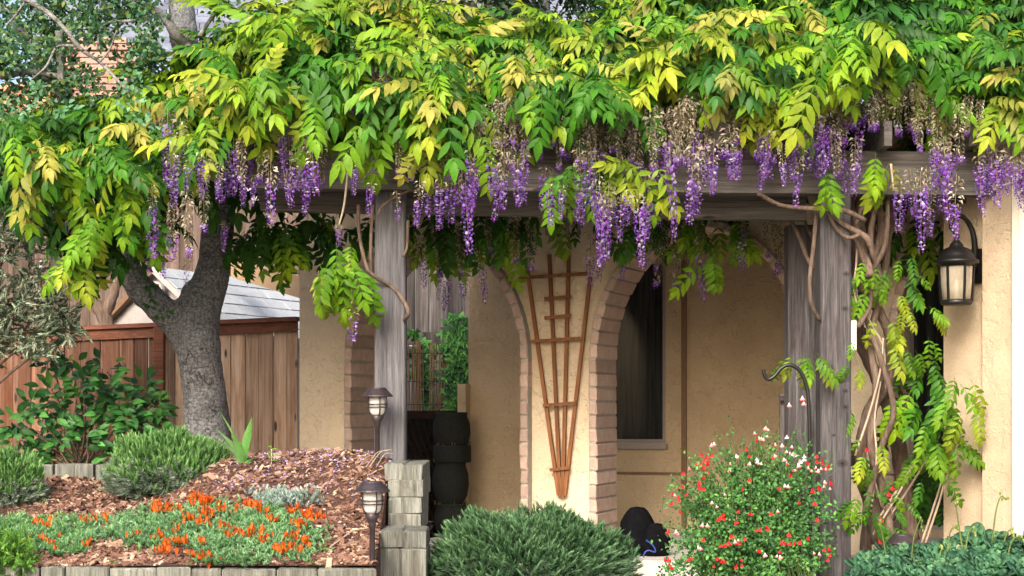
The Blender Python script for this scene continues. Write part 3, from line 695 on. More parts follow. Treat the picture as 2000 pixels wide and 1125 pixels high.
# hanging sprays: (px, py, Y, count, radius, palette mix, front)
def spray(px, py, Y, n, rx, ry, mix, fr, dz=-1.0, sc=(.6, .95), sx=0, front=-.45):
    for i in range(n):
        a, c_ = rng.uniform(-1, 1), rng.uniform(-1, 1); P = at(px+a*rx, py+c_*ry, Y+rng.normal(0, .05))
        d = (a*.6+sx+rng.normal(0, .2), front+rng.normal(0, .2), dz+rng.normal(0, .25))
        add_leaf(rng.integers(0, 7), pick(mix), P, d, (rng.normal(0, .2), -1, .5), rng.uniform(*sc), fr)
G1 = dict(lime=2, green=2, yel=1.2, bright=1); Y1 = dict(yel=2, gold=1, lime=2, bright=1); D1 = dict(dgreen=3, green=2, bright=.8)
spray(655, 500, 11.0, 10, 40, 28, dict(green=2, lime=2, bright=1.5), -10.8, -.8); spray(620, 530, 11.05, 3, 20, 18, Y1, -10.8, -.9); spray(690, 535, 11.0, 4, 20, 20, dict(lime=2, yel=1), -10.8)
spray(1090, 335, 10.95, 4, 25, 20, Y1, -10.8); spray(1140, 310, 10.95, 6, 35, 20, dict(green=2, lime=2), -10.8, -.7); spray(1200, 320, 10.9, 6, 30, 20, dict(yel=2, lime=2), -10.8, -.7); spray(1265, 335, 10.9, 5, 32, 15, Y1, -10.8, -.6, sx=.3)
spray(1715, 310, 10.95, 2, 12, 12, dict(lime=1, bright=1), -10.8); spray(1610, 335, 10.95, 2, 10, 10, dict(lime=1, bright=1), -10.8); spray(1740, 320, 11.1, 2, 8, 10, Y1, -10.8)
spray(705, 250, 10.85, 2, 15, 8, dict(bright=2, green=1), -10.7); spray(765, 235, 10.85, 2, 15, 8, dict(yel=1), -10.7); spray(845, 270, 10.85, 3, 22, 12, dict(yel=2, gold=1), -10.7); spray(915, 260, 10.88, 3, 20, 12, dict(green=1, bright=1), -10.7)
spray(620, 190, 10.8, 3, 12, 8, dict(lime=1, yel=1), -10.6, -.9, (.95, 1.1)); spray(540, 165, 10.82, 3, 20, 10, dict(yel=2), -10.6, -.9, (.9, 1.05))
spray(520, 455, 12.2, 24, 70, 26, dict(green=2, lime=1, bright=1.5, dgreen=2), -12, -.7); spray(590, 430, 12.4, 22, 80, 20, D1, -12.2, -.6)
spray(900, 425, 12.5, 30, 110, 18, D1, -12.3, -.9); spray(850, 465, 12.6, 8, 50, 12, dict(bright=2, lime=1), -12.3); spray(960, 450, 12.6, 9, 60, 12, dict(bright=2, green=1), -12.3)  # bright mixes put backlight into the colour of leaves under the pergola
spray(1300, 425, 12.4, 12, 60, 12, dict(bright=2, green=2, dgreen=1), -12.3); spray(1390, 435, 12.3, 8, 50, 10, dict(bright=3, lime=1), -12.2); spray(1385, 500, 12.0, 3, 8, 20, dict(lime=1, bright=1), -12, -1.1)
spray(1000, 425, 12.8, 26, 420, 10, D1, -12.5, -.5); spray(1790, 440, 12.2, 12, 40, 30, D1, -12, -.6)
# around the right hand trunk
spray(1740, 520, 11.2, 7, 60, 20, dict(lime=2, green=2), -11.2, -.8, (.3, .5)); spray(1700, 700, 11.2, 3, 40, 50, dict(lime=2, yel=1), -11.2, -.8, (.3, .5)); spray(1775, 680, 11.3, 4, 50, 40, dict(lime=2, green=2), -11.2, -.8, (.35, .55)); spray(1710, 1000, 11.2, 8, 40, 50, dict(green=3, lime=1), -11.2, -.6, (.3, .45)); spray(1820, 900, 11.4, 7, 40, 50, dict(green=2, lime=2), -11.2, -.8, (.4, .6))
spray(1705, 545, 11.3, 6, 30, 26, dict(green=1, lime=3, yel=1), -11.2, -.8, (.35, .55)); spray(1770, 555, 11.35, 6, 40, 26, dict(lime=2, yel=1.4, green=1), -11.2, -.8, (.4, .65), .3)
spray(1720, 635, 11.35, 4, 35, 40, dict(yel=2, lime=2), -11.2, -.9, (.45, .7)); spray(1800, 605, 11.3, 4, 40, 10, dict(yel=1, lime=1), -11.2, -.7, (.35, .5), .6)
spray(1800, 720, 11.5, 7, 30, 30, dict(green=3, lime=1), -11.3, -.9, (.5, .8)); spray(1800, 790, 11.4, 14, 50, 30, dict(green=3, bright=2, lime=1), -11.3, -.9, (.6, .95)); spray(1880, 770, 11.15, 7, 30, 35, dict(lime=2, green=1, yel=1), -11, -.9, (.6, .85), .1)
spray(1700, 840, 11.25, 5, 45, 50, dict(yel=2, lime=1), -11.1, -.8, (.35, .55)); spray(1840, 850, 11.3, 9, 40, 25, dict(yel=1, lime=2), -11.1, -.8, (.5, .75), .3); spray(1740, 930, 11.3, 5, 50, 50, dict(green=2, lime=1), -11.1, -.8, (.35, .55))
spray(1565, 695, 11.1, 6, 38, 6, dict(yel=2, lime=2), -11, -1, (.5, .65)); spray(1690, 960, 11.2, 6, 30, 50, dict(green=2, lime=1), -11.1, -.8, (.35, .5)); spray(1840, 940, 11.8, 10, 40, 50, dict(green=2, dgreen=2), -11.1, -.8, (.6, .9))
for k in range(5):             # the yellow droop at the far left
    spray(195-12*k, 420+22*k, 11.0, 3, 22, 10, dict(yel=3, gold=1, lime=2), -10.8, -1); spray(250, 400, 11.0, 2, 40, 14, dict(lime=2, green=2), -10.8, -1)
spray(60, 340, 11.05, 5, 50, 20, dict(green=1, gold=1, lime=1), -10.8, -.5, (.8, 1), -.7)
leaves.sort(key=lambda q: -q[3])
big = leaves[:300]; rest = leaves[300:]
for k, p, Mx, _ in big: link('leaf', leafmesh(k, p), wist, Mx)
items = []
for k, p, Mx, _ in rest:
    g_ = rng.uniform(.82, 1.15); a, c_ = PALS[p]; items.append((SH[k], Mx, np.array(a)*g_, np.array(c_)*g_))
cluster_obj('foliage', items, M['leaf'], wist)['kind'] = 'stuff'
# flower clusters
def raceme(seed, kind):
    g = np.random.default_rng(seed); parts = []
    m = MB(); m.tube([(0, 0, 0), (.01, .005, -.35), (.0, .0, -1)], [.008, .004], 3, cap=False); Q = np.array(m.f)
    V = np.array(m.v); parts.append(dict(V=V, F=np.vstack([Q[:, :3], Q[:, [0, 2, 3]]]), T=np.zeros(len(V)), G=np.ones(len(V)), C=np.tile((.30, .27, .16), (len(V), 1))))
    N = 130 if kind == 'spent' else 64
    for i in range(N):
        t = (i+g.random())/N; a = i*2.399+g.normal(0, .3); spent = {'full': t < .22, 'half': t < .48, 'spent': t < .9, 'sparse': t < .55}[kind]
        if kind == 'sparse' and g.random() < .35: continue
        rad = (.125*(1-.78*t)+.022)*g.uniform(.65, 1.1); sz = .10*(1-.38*t)*g.uniform(.75, 1.15)
        ctr = np.array((rad*math.cos(a), rad*math.sin(a), -t-.02)); out = np.array((math.cos(a), math.sin(a), -.35))
        if spent:
            c = np.array([(.30, .25, .16), (.45, .40, .29), (.20, .155, .11), (.52, .48, .36), (.36, .30, .26)][g.integers(0, 5)])
            e = nrm(out+g.normal(0, .4, 3)+(0, 0, -.7)); s_ = nrm(np.cross(e, g.normal(size=3)))*sz*.24
            V = np.array([ctr*(.45, .45, 1), ctr+s_, ctr+e*sz*.8, ctr-s_]); Fc = np.array([(0, 1, 3), (1, 2, 3)]); C = np.tile(c, (4, 1))
        else:
            k = g.random(); deep = np.array((.17, .02, .42)) if k < .45 else (np.array((.27, .025, .42)) if k < .78 else np.array((.12, .05, .45)))
            pale = np.array((.40, .24, .68)) if g.random() < .62 else (np.array((.70, .62, .85)) if g.random() < .7 else np.array((.34, .10, .58))); mid = .6*deep+.4*pale*.8
            e = nrm(out+g.normal(0, .25, 3)); s_ = nrm(np.cross(e, (0, 0, 1))); u_ = np.cross(s_, e)
            b0 = ctr
            V = np.array([b0, b0+s_*sz*.55+u_*sz*.35+e*sz*.2, b0+u_*sz*.75+e*sz*.28, b0-s_*sz*.55+u_*sz*.35+e*sz*.2,       # banner
                          b0-u_*sz*.1, b0+s_*sz*.26-u_*sz*.28+e*sz*.5, b0-u_*sz*.5+e*sz*.72, b0-s_*sz*.26-u_*sz*.28+e*sz*.5, b0-u_*sz*.15+e*sz*.62])  # wings and keel
            Fc = np.array([(0, 1, 2), (0, 2, 3), (4, 6, 5), (4, 7, 6), (4, 5, 8), (4, 8, 7), (5, 6, 8), (6, 7, 8)])
            C = np.array([mid, pale, pale*.9+mid*.1, pale, deep, deep, deep*.8, deep, mid])
        parts.append(dict(V=V, F=Fc, T=np.zeros(len(V)), G=np.ones(len(V)), C=C))
    return tcat(parts)
RM = {}
for kd, ns in (('full', 3), ('half', 4), ('spent', 4), ('sparse', 2)):
    RM[kd] = []
    for i in range(ns):
        t = raceme(100+i+7*len(kd), kd); me = npmesh('flower_cluster', t['V'], t['F'], t['C'], True); me.materials.append(M['petal']); RM[kd].append(me)
def hang(px, y0, y1, kind='half', Y=10.98, wide=1.0):
    P = at(px, y0, Y); L = (y1-y0)*Y/F; wd = min(.33, max(.2, L))*wide*rng.uniform(.75, 1.05); az = rng.uniform(0, 6.28)
    Mx = np.eye(4); Rz = np.array(Matrix.Rotation(az, 3, 'Z')); Mx[:3, :3] = np.array(Matrix.Rotation(rng.normal(0, .06), 3, 'Y')) @ Rz @ np.diag((wd, wd, L)); Mx[:3, 3] = P
    link('flower_cluster', RM[kind][rng.integers(0, len(RM[kind]))], wist, Mx)
FL = [(340, 300, 402, 'half'), (372, 290, 372, 'half'), (398, 295, 385, 'full'), (430, 315, 388, 'half'), (474, 320, 402, 'half'), (497, 340, 402, 'full'), (530, 290, 438, 'half'), (560, 335, 392, 'half'),
      (604, 260, 378, 'half'), (577, 290, 372, 'half'), (549, 250, 330, 'full'), (690, 315, 380, 'full'), (726, 355, 420, 'full'), (775, 372, 432, 'sparse'), (820, 350, 440, 'half'), (862, 350, 447, 'full'), (908, 325, 492, 'full'),
      (928, 330, 402, 'full'), (957, 270, 382, 'half'), (985, 290, 407, 'half'), (1010, 310, 402, 'full'), (1075, 355, 440, 'full'), (1100, 360, 428, 'full'), (1130, 365, 418, 'full'), (1148, 290, 400, 'full'),
      (1182, 375, 522, 'full'), (1212, 380, 472, 'full'), (1245, 375, 518, 'full'), (1265, 380, 460, 'full'), (1225, 370, 440, 'full'), (1165, 380, 450, 'full'), (1195, 365, 430, 'full'), (1308, 270, 462, 'full'), (1300, 260, 350, 'full'), (1355, 280, 432, 'half'),
      (1395, 270, 378, 'half'), (1424, 245, 352, 'half'), (1440, 280, 352, 'full'), (1500, 250, 342, 'half'), (1527, 280, 362, 'half'), (1565, 270, 402, 'half'), (1545, 270, 350, 'full'), (1592, 225, 338, 'full'), (1605, 220, 330, 'full'),
      (1630, 250, 345, 'spent'), (1672, 265, 378, 'half'), (1760, 350, 452, 'full'), (1798, 335, 488, 'full'), (1842, 265, 432, 'full'), (1858, 280, 380, 'full'), (1825, 270, 365, 'full'), (1868, 340, 465, 'half'), (1910, 300, 417, 'full'),
      (1945, 290, 402, 'full'), (1985, 300, 408, 'full'), (1965, 300, 380, 'full'), (1930, 290, 370, 'half'), (1788, 230, 280, 'half')]
for f_ in FL: hang(*f_[:4], Y=10.72+rng.random()*.15)
for px, y0, y1, k, Y in [(752, 140, 228, 'full', 11.0), (738, 150, 222, 'half', 11.05), (312, 430, 540, 'full', 11.15), (290, 490, 538, 'full', 11.2), (366, 505, 556, 'sparse', 11.3), (440, 430, 492, 'full', 11.3), (690, 565, 668, 'sparse', 11.0), (662, 438, 482, 'full', 10.95), (175, 410, 470, 'full', 11.2), (130, 400, 455, 'sparse', 11.2),
                         (880, 500, 602, 'half', 12.5), (935, 470, 588, 'half', 12.5), (910, 480, 580, 'half', 12.6), (858, 520, 585, 'full', 12.6), (1153, 450, 556, 'half', 12.5), (1180, 440, 545, 'half', 12.6), (1363, 430, 585, 'half', 12.2), (1325, 430, 562, 'spent', 12.3),
                         (1448, 430, 525, 'half', 12.3), (1270, 440, 520, 'spent', 12.4), (1040, 430, 500, 'half', 12.6), (1010, 430, 520, 'half', 12.7), (980, 430, 500, 'spent', 12.6), (1450, 430, 470, 'half', 12.2), (822, 460, 560, 'half', 12.2), (1220, 440, 545, 'half', 12.6), (1300, 440, 560, 'spent', 12.5), (1345, 440, 540, 'spent', 12.4), (1590, 400, 470, 'half', 11.9)]:
    hang(px, y0, y1, k, Y)
for px in list(range(330, 660, 34))+list(range(780, 1060, 24))+list(range(1080, 1460, 23))+list(range(1475, 2010, 20)):   # withered tails high up
    bt = float(np.interp(px, BX, BY)); hang(px+rng.uniform(-9, 9), bt-35, bt+rng.uniform(40, 105), 'spent', 10.85+rng.random()*.2)
for c0_, c1_, t0_, t1_, n_ in ((325, 450, 352, 402, 6), (455, 625, 350, 415, 8), (780, 1030, 370, 445, 8), (1065, 1150, 390, 440, 5), (1150, 1290, 430, 515, 7), (1290, 1450, 330, 420, 7), (1480, 1710, 310, 385, 11), (1750, 1880, 380, 470, 4), (1880, 2040, 360, 412, 8), (200, 340, 450, 540, 4)):
    for i in range(n_):
        px = rng.uniform(c0_, c1_); y1 = rng.uniform(t0_, t1_); hang(px, y1-rng.uniform(85, 150), y1, ('half', 'full', 'half')[i % 3], 10.8+rng.random()*.32)
for px in list(range(965, 1720, 13)): bt = float(np.interp(px, BX, BY)); hang(px+rng.uniform(-6, 6), bt-25, bt+rng.uniform(60, 110), 'spent', 10.95+rng.random()*.2)
for px in (690, 705, 720, 735, 712, 728): hang(px, 110+rng.uniform(-15, 15), 215+rng.uniform(-20, 15), 'spent', 11.02)
for px in (850, 900, 950, 1000, 1040, 1290, 1500, 1515, 1525, 1770, 1790): hang(px, 420, 490+rng.uniform(0, 50), 'spent', 12.4)

# ------------------------------------------------------------------ trellis on the pier
tr = thing('trellis', 'brown wooden fan trellis hung on the stucco pier between the two arches', 'trellis', W(*([upx(1095, -.03), -.03]), zpy(972, upx(1095, -.03), -.03)))
def wp(px, py, v): u = upx(px, v); return W(u, v, zpy(py, u, v))
def slat(p0, p1, wd, v0, v1, name):
    m = MB(); a = np.array((upx(p0[0], v0), zpy(p0[1], upx(p0[0], v0), v0))); c_ = np.array((upx(p1[0], v0), zpy(p1[1], upx(p1[0], v0), v0)))
    d = (c_-a)/np.linalg.norm(c_-a); n = np.array((-d[1], d[0]))*wd/2
    prism(m, [tuple(a-n), tuple(c_-n), tuple(c_+n), tuple(a+n)], v0, v1); m.build(name, M['trellis'], tr, base=W(a[0], v0, a[1]))
for tp, bt in (((1029, 527), (1090, 968)), ((1072, 497), (1093.5, 971)), ((1110, 495), (1098, 972)), ((1152, 540), (1102, 968))): slat(bt, tp, .027, -.055, -.03, 'slat')
for p0, p1 in (((1012, 543), (1146, 534)), ((1063, 584), (1114, 579)), ((1063, 621), (1114, 616)), ((1037, 667), (1141, 660)), ((1060, 792), (1124, 787)), ((1073, 918), (1112, 913))): slat(p0, p1, .026, -.078, -.056, 'crossbar')

# ------------------------------------------------------------------ path lights
def path_light(label, px, py_top, py_bot, Y, seed):
    base = at(px, py_bot, Y); top = at(px, py_top, Y)[2]; z0 = base[2]-.06
    o = thing('path_light', label, 'path light', (base[0], base[1], z0), 'bronze path lights in the planting')
    k = .192/.2; r = .095; cx, cy = base[0], base[1]; zt = top
    def lt(prof, name, mat, n=16, par=o, sm=True):
        m = MB(); m.lathe(prof, (cx, cy, 0), n); return m.build(name, mat, par, sm)
    lt([(0, zt), (.055, zt), (.060, zt-.008), (.10, zt-.050), (.104, zt-.058), (.098, zt-.060), (.055, zt-.052), (0, zt-.052)], 'hood', M['metal'], 24, sm=False)
    lt([(.045, zt-.055), (.052, zt-.06), (.052, zt-.14), (.046, zt-.165), (.026, zt-.185), (0, zt-.187)], 'glass', M['glass'])
    lt([(0, zt-.175), (.03, zt-.178), (.042, zt-.19), (.024, zt-.225), (.02, zt-.24), (.018, zt-.26), (.016, zt-.262), (.016, z0)], 'stem', M['metal'])
    cg = MB()
    for zz in (zt-.108, zt-.128): cg.tube([(cx+.066*math.cos(a), cy+.066*math.sin(a), zz) for a in np.linspace(0, 2*PI, 25)], .0042, 6)
    for i in range(4):
        a = i*PI/2+seed; cg.tube(spline([(cx+q*math.cos(a), cy+q*math.sin(a), zt+h) for q, h in ((.06, -.05), (.061, -.13), (.052, -.165), (.035, -.185))], 4), .0042, 6)
    cg.build('cage', M['metal'], o, True)
    lt([(0, zt-.06), (.02, zt-.06), (.022, zt-.12), (.012, zt-.16), (0, zt-.165)], 'lamp', M['white'])
p1 = on_bed(733, 905)
path_light('upper path light on the mulch crest in front of the pale post', 737, 757, 900, 11.12, .35)
path_light('lower path light beside the stepped timbers, front of the bed', 727, 940, 1098, float(on_bed(727, 1098)[1]), .5)
path_light('half hidden path light behind the succulents at the vine foot', 1762, 1043, 1110, 11.0, .2)

# ------------------------------------------------------------------ wall lantern
lan = thing('wall_lantern', 'black coach lantern with seeded glass on the right hand stucco wall', 'wall lantern', at(1868, 595, 11.3))
lc = at(1868, 0, 11.3); k = 11.3/F
def lz(py): return EYE+(HOR-py)*k
def ll(prof, name, mat, par=lan, n=24, sm=True):
    m = MB(); m.lathe([(r*k, lz(py)) for r, py in prof], (lc[0], lc[1], 0), n); return m.build(name, mat, par, sm)
ll([(0, 455), (5, 457), (7, 463), (4, 468), (8, 472), (13, 478), (14, 482), (25, 487), (33, 498), (36, 506), (43, 509), (43, 514), (35, 516), (34, 521), (32, 521), (30, 512), (0, 508)], 'roof', M['black'])
ll([(31, 521), (29.5, 555), (27, 588), (24, 588)], 'glass', M['seeded'], n=32)
ll([(0, 585), (28.5, 586), (30, 589), (30, 594), (26, 596), (0, 596)], 'base', M['black'])
m = MB()
for i in range(6):
    a = i*PI/3+R(-75); P = [(lc[0]+r*k*math.cos(a), lc[1]+r*k*math.sin(a), lz(py)) for r, py in ((33, 517), (31.5, 555), (29, 590))]; m.tube(P, .009, 4)
m.build('glass_bar', M['black'], lan)
m = MB(); m.tube([(lc[0], lc[1], lz(590)), (lc[0], lc[1], lz(545))], .012, 8); m.build('lamp', M['white'], lan)
bp = at(1905, 520, 11.47); m = MB(); ud = nrm(PTS[1]-PTS[0]); ud[2] = 0; ud = nrm(ud); no_ = np.array((ud[1], -ud[0], 0))
if no_[1] > 0: no_ = -no_
c_ = bp; w2, h2, t2 = .055, .115, .045
m.hexa([c_-ud*w2-(0, 0, h2), c_+ud*w2-(0, 0, h2), c_+ud*w2-no_*t2-(0, 0, h2), c_-ud*w2-no_*t2-(0, 0, h2), c_-ud*w2+(0, 0, h2), c_+ud*w2+(0, 0, h2), c_+ud*w2-no_*t2+(0, 0, h2), c_-ud*w2-no_*t2+(0, 0, h2)])
m.build('back_plate', M['black'], lan)
m = MB(); P = [bp+(-.01, -.02, -.03), at(1903, 470, 11.42), at(1893, 438, 11.4), at(1877, 422, 11.34), at(1862, 428, 11.3), at(1857, 442, 11.3), at(1862, 452, 11.3), at(1868, 460, 11.3)]
m.tube(spline(P, 6), [.022, .017, .013, .011], 10); m.build('arm', M['black'], lan, True)

# ------------------------------------------------------------------ stepped retaining timbers
stp = thing('stepped_timbers', 'pale weathered timbers stacked in steps at the end of the mulch bed', 'retaining wall', (-.66, 10.4, 0))
def timber(lo, hi, par, name='timber'):
    m = MB(); m.cham(lo, hi, .007); g = np.random.default_rng(int(abs(lo[0]*1000+lo[2]*77+hi[2]*13)))
    m.v = [tuple(np.array(p)+g.normal(0, .003, 3)) for p in m.v]; return m.build(name, M['timber'], par, base=((lo[0]+hi[0])/2, (lo[1]+hi[1])/2, lo[2]))
zz = lambda py, Y: EYE+(HOR-py)*Y/F
for x0, x1, y0, a, c_, Y in ((-.805, -.69, 1, 905, 940, 10.76), (-.688, -.562, 1, 907, 940, 10.76), (-.775, -.555, 1, 938, 972, 10.68), (-.77, -.562, 1, 973, 1003, 10.6), (-.768, -.562, 1, 1004, 1040, 10.54)):
    timber((x0, Y, zz(c_, Y)), (x1, Y+.9, zz(a, Y)), stp)
for x0, x1, a, c_ in ((-.785, -.648, 1036, 1071), (-.645, -.505, 1037, 1071), (-.786, -.66, 1072, 1200), (-.657, -.506, 1072, 1200)):
    timber((x0, 10.05, max(0, zz(c_, 10.05))), (x1, 10.5, zz(a, 10.05)), stp)
re = thing('bed_edging', 'low row of upright grey timbers along the front of the mulch bed', 'edging', at(380, 1125, 9.56))
jx = [-60, -20, 40, 77, 126, 214, 304, 371, 432, 540, 620, 735]
for a, c_ in zip(jx[:-1], jx[1:]):
    Y = 9.55; timber((at(a, 0, Y)[0]+.003, Y, 0), (at(c_, 0, Y)[0]-.003, Y+.07, zz(1109+rng.uniform(-1.5, 2.5), Y)), re)
rb = thing('timber_edging', 'short dark edge of sawn timbers in front of the camellia', 'edging', at(130, 940, 12.05))
for a, c_ in ((40, 72), (74, 104), (105, 184), (186, 226), (228, 300)):
    Y = 12.02; timber((at(a, 0, Y)[0]+.004, Y, .6), (at(c_, 0, Y)[0]-.004, Y+.09, zz(906+rng.uniform(-1, 2), Y)), rb)

# ------------------------------------------------------------------ fences
def fence(name, label, x_py, Y0, Y1, px0, px1, zt, zb, wd, mat, cap=None, jit=.02, gap=.006, base_px=None):
    a, c_ = at(px0, 800, Y0), at(px1, 800, Y1); a[2] = c_[2] = 0; L = np.linalg.norm(c_-a); d = (c_-a)/L; n = np.array((-d[1], d[0], 0))
    o = thing(name, label, 'fence', (a+c_)/2+(0, 0, zb)); s = 0
    while s < L:
        w_ = min(wd*rng.uniform(.75, 1.2), L-s)
        if w_ < .02: break
        t = (s+w_/2)/L; h = (zt[0]+(zt[1]-zt[0])*t)-zb+rng.uniform(-jit, jit)
        me_ = MB(); me_.cham((-w_/2+gap/2, -.011, 0), (w_/2-gap/2, .011, h), .004)
        q = me_.build('board', M['fence_pale' if mat == 'fence' and t > .69 else mat], o, base=(0, 0, 0)); p = a+d*(s+w_/2)+n*rng.uniform(-.009, .009)+(0, 0, zb)
        Mx = np.eye(4); Mx[:3, 0] = d; Mx[:3, 1] = n; Mx[:3, 3] = p-WLOC[o.name]; q.matrix_local = Matrix(Mx.tolist()); s += w_
    if cap:
        m = MB(); e = n*.07
        za, zc = zt; up_ = np.array((0, 0, 1.)); A, B = a+up_*za, c_+up_*zc
        m.hexa([A-e, B-e, B+e, A+e, A-e+up_*.035, B-e+up_*.035, B+e+up_*.035, A+e+up_*.035]); m.build('cap_rail', M['rail'], o)
        m = MB(); e2 = n*.014; f2 = n*.04
        m.hexa([A-f2-up_*.09, B-f2-up_*.09, B-e2-up_*.09, A-e2-up_*.09, A-f2-up_*.002, B-f2-up_*.002, B-e2-up_*.002, A-e2-up_*.002]); m.build('top_rail', M['rail'], o)
    return o
fn = fence('board_fence', 'red brown board fence with a dark cap rail behind the oak trunk', 0, 15.3, 14.45, -250, 583, (1.93, 2.05), .78, .155, 'fence', True, .0)
b = MB(); p = at(314, 800, 14.62); b.cham((p[0]-.045, p[1]-.10, .78), (p[0]+.045, p[1]-.01, 2.0), .006); b.build('post', M['rail'], fn)
of = fence('tall_fence', 'tall weathered brown fence behind the left shrub and shed', 0, 19.0, 18.2, -420, 700, (3.62, 3.55), .2, .20, 'brownfence', None, .03)
b = MB(); b.tube([at(-300, 388, 17.6), at(-50, 385, 17.6), at(60, 391, 17.6), at(150, 400, 17.6)], [.085, .08, .075, .07], 10, wob=.1)
tag(b.build('log_rail', M['bark'], None, True, base=at(-50, 388, 17.6)), 'round weathered log lying along the top of the tall fence', 'log')
gf = fence('grey_fence', 'grey weathered side yard fence seen through the left arch', 0, 16.8, 16.6, 700, 960, (3.4, 3.4), 1.98, .15, 'oldfence', None, .02)
b = MB(); b.box(at(760, 668, 16.55)-(0, .03, .03), at(920, 655, 16.55)+(0, .03, .03)); b.build('bottom_rail', M['oldfence'], gf)

# reed screen, lattice, dark pots
rs = thing('reed_screen', 'brown reed screen below the grey fence in the left arch', 'screen', at(850, 802, 16.3))
for px in np.arange(770, 914, 2.6):
    if 828 < px < 838 or rng.random() < .1: continue
    z1 = zz(668+rng.uniform(-3, 8), 16.3); p = at(px+rng.uniform(-1, 1), 803, 16.3); b = MB(); b.tube([p, p+(rng.normal(0, .008), rng.normal(0, .01), z1-p[2])], .0058, 5)
    b.build('reed', M['reed'], rs)
for py in (690, 745, 790):
    b = MB(); b.tube([at(768, py, 16.27), at(915, py, 16.27)], .004, 5); b.build('wire', M['cable'], rs)
lat = thing('lattice_panel', 'dark wooden lattice panel low down inside the left arch', 'lattice', at(850, 1085, 15.9))
for i in range(16):
    for sg in (-1, 1):
        px = 745+i*13; a = at(px, 1085, 15.9+.012*sg); c_ = at(px+sg*110, 812, 15.9+.012*sg)
        lo, hi = at(752, 0, 15.9)[0], at(918, 0, 15.9)[0]; d = c_-a
        t0, t1 = 0, 1
        for bound in (lo, hi):
            t = (bound-a[0])/d[0]
            if (a[0] < lo and bound == lo and sg > 0) or (a[0] > hi and bound == hi and sg < 0): t0 = max(t0, t)
            elif 0 < t < 1: t1 = min(t1, t)
        if t1-t0 < .05: continue
        b = MB(); b.tube([a+d*t0, a+d*t1], .014, 4); b.build('slat', M['latt'], lat)
b = MB(); b.box(at(750, 814, 15.88)-(0, .04, .02), at(920, 802, 15.88)+(0, .02, 0)); b.build('top_rail', M['latt'], lat)
b = MB(); b.box(at(745, 1086, 16.0)-(0, 0, .2), at(925, 804, 16.05)); b.build('backing', M['dark'], lat)
for i, (px, y0, y1, rr, shape) in enumerate(((882, 805, 880, 37, 0), (883, 869, 903, 37, 1), (880, 900, 985, 36, 0), (884, 983, 1050, 37, 0), (884, 1050, 1092, 36, 1))):
    Y = 15.2; kk = Y/F; c_ = at(px, y1, Y); h = (y1-y0)*kk; r = rr*kk
    prof = [(0, 0), (r*.66, 0), (r*.7, h*.03), (r*.9, h*.2), (r, h*.45), (r*.97, h*.7), (r*.82, h*.9), (r*.84, h*.93), (r*.84, h), (r*.74, h), (r*.72, h*.92), (0, h*.9)] if shape == 0 else [(0, 0), (r*.96, 0), (r, h*.1), (r, h*.92), (r*.95, h), (r*.8, h), (0, h*.95)]
    b = MB(); b.lathe(prof, (0, 0, 0), 28); 
    lb = ('round dark pot at the top of the stack in the left arch', 'flat dark drum pot second from the top of the stack', 'round dark pot in the middle of the stack, grass around it', 'round dark pot near the bottom of the stack behind lavender', 'lowest dark drum pot carrying the stack')[i]
    q = b.build('dark_pot', M['dark'], None, True, base=(0, 0, 0)); q.location = c_; WLOC[q.name] = c_; tag(q, lb, 'pot', 'dark pots stacked inside the left arch')
    if i in (1, 2, 3):
        m = MB()
        for k_ in range(26):
            a = rng.uniform(0, 6.28); rr_ = r*rng.uniform(.5, .95); e = np.array((rr_*math.cos(a), rr_*math.sin(a), h*.97)); m.tube([c_+e, c_+e*(1.06, 1.06, 1)+(0, 0, rng.uniform(.015, .04))], [.004, .002], 3, (.22, .22, .07))
        m.build('grass', M['matte'], q, colors=True)
fa = thing('garden_tap', 'small metal garden tap in the dark by the stepped timbers', 'tap', at(840, 1045, 13.2))
p = at(840, 1032, 13.2); b = MB(); b.tube([p+(0, .25, 0), p, p+(-.03, -.05, 0), p+(-.05, -.06, -.04)], .012, 8); b.build('spout', M['metal'], fa, True)
b = MB(); b.lathe([(0, .02), (.008, .02), (.008, .045), (.03, .05), (.03, .056), (0, .058)], p, 10); b.build('handle', M['metal'], fa, True)

# ------------------------------------------------------------------ shed, neighbour houses
shed = thing('shed', 'grey shed with a pale shingle roof behind the board fence', 'shed', at(400, 800, 16.5))
sv_, dv_ = np.array((.91, -.41, 0)), np.array((.41, .91, 0)); apx = at(306, 522, 16.0)
g1 = apx; g0 = apx-sv_*.706; g0[2] = 2.043; g2 = apx+sv_*.706; g2[2] = 2.043; e = dv_*3.9
lo0 = np.array((g0[0], g0[1], .8)); lo2 = np.array((g2[0], g2[1], .8)); e0_ = dv_*.03; i_ = np.array((0, 0, -.03))
PP = [lo0+e0_, lo2+e0_, g2+e0_+i_, g1+e0_+i_, g0+e0_+i_]
b = MB(); b.add(PP+[p+e for p in PP], [(0, 1, 2, 3, 4), (9, 8, 7, 6, 5), (0, 5, 6, 1), (1, 6, 7, 2), (2, 7, 8, 3), (3, 8, 9, 4), (4, 9, 5, 0)]); b.build('wall', M['shedwall'], shed)
for pa, pb, mt in ((g0, g1, 'trimdark'), (g1, g2, 'shedwall')):
    b = MB(); d_ = -dv_*.07; u_ = np.array((0, 0, .06)); b.hexa([pa+d_-u_, pb+d_-u_, pb-u_, pa-u_, pa+d_, pb+d_, pb, pa]); b.build('barge_board', M[mt], shed)
vc = at(308, 568, 15.93); b = MB(); b.tube([vc, vc-dv_*.05], [.085, .085], 20); vt = b.build('vent', M['shedwall'], shed)
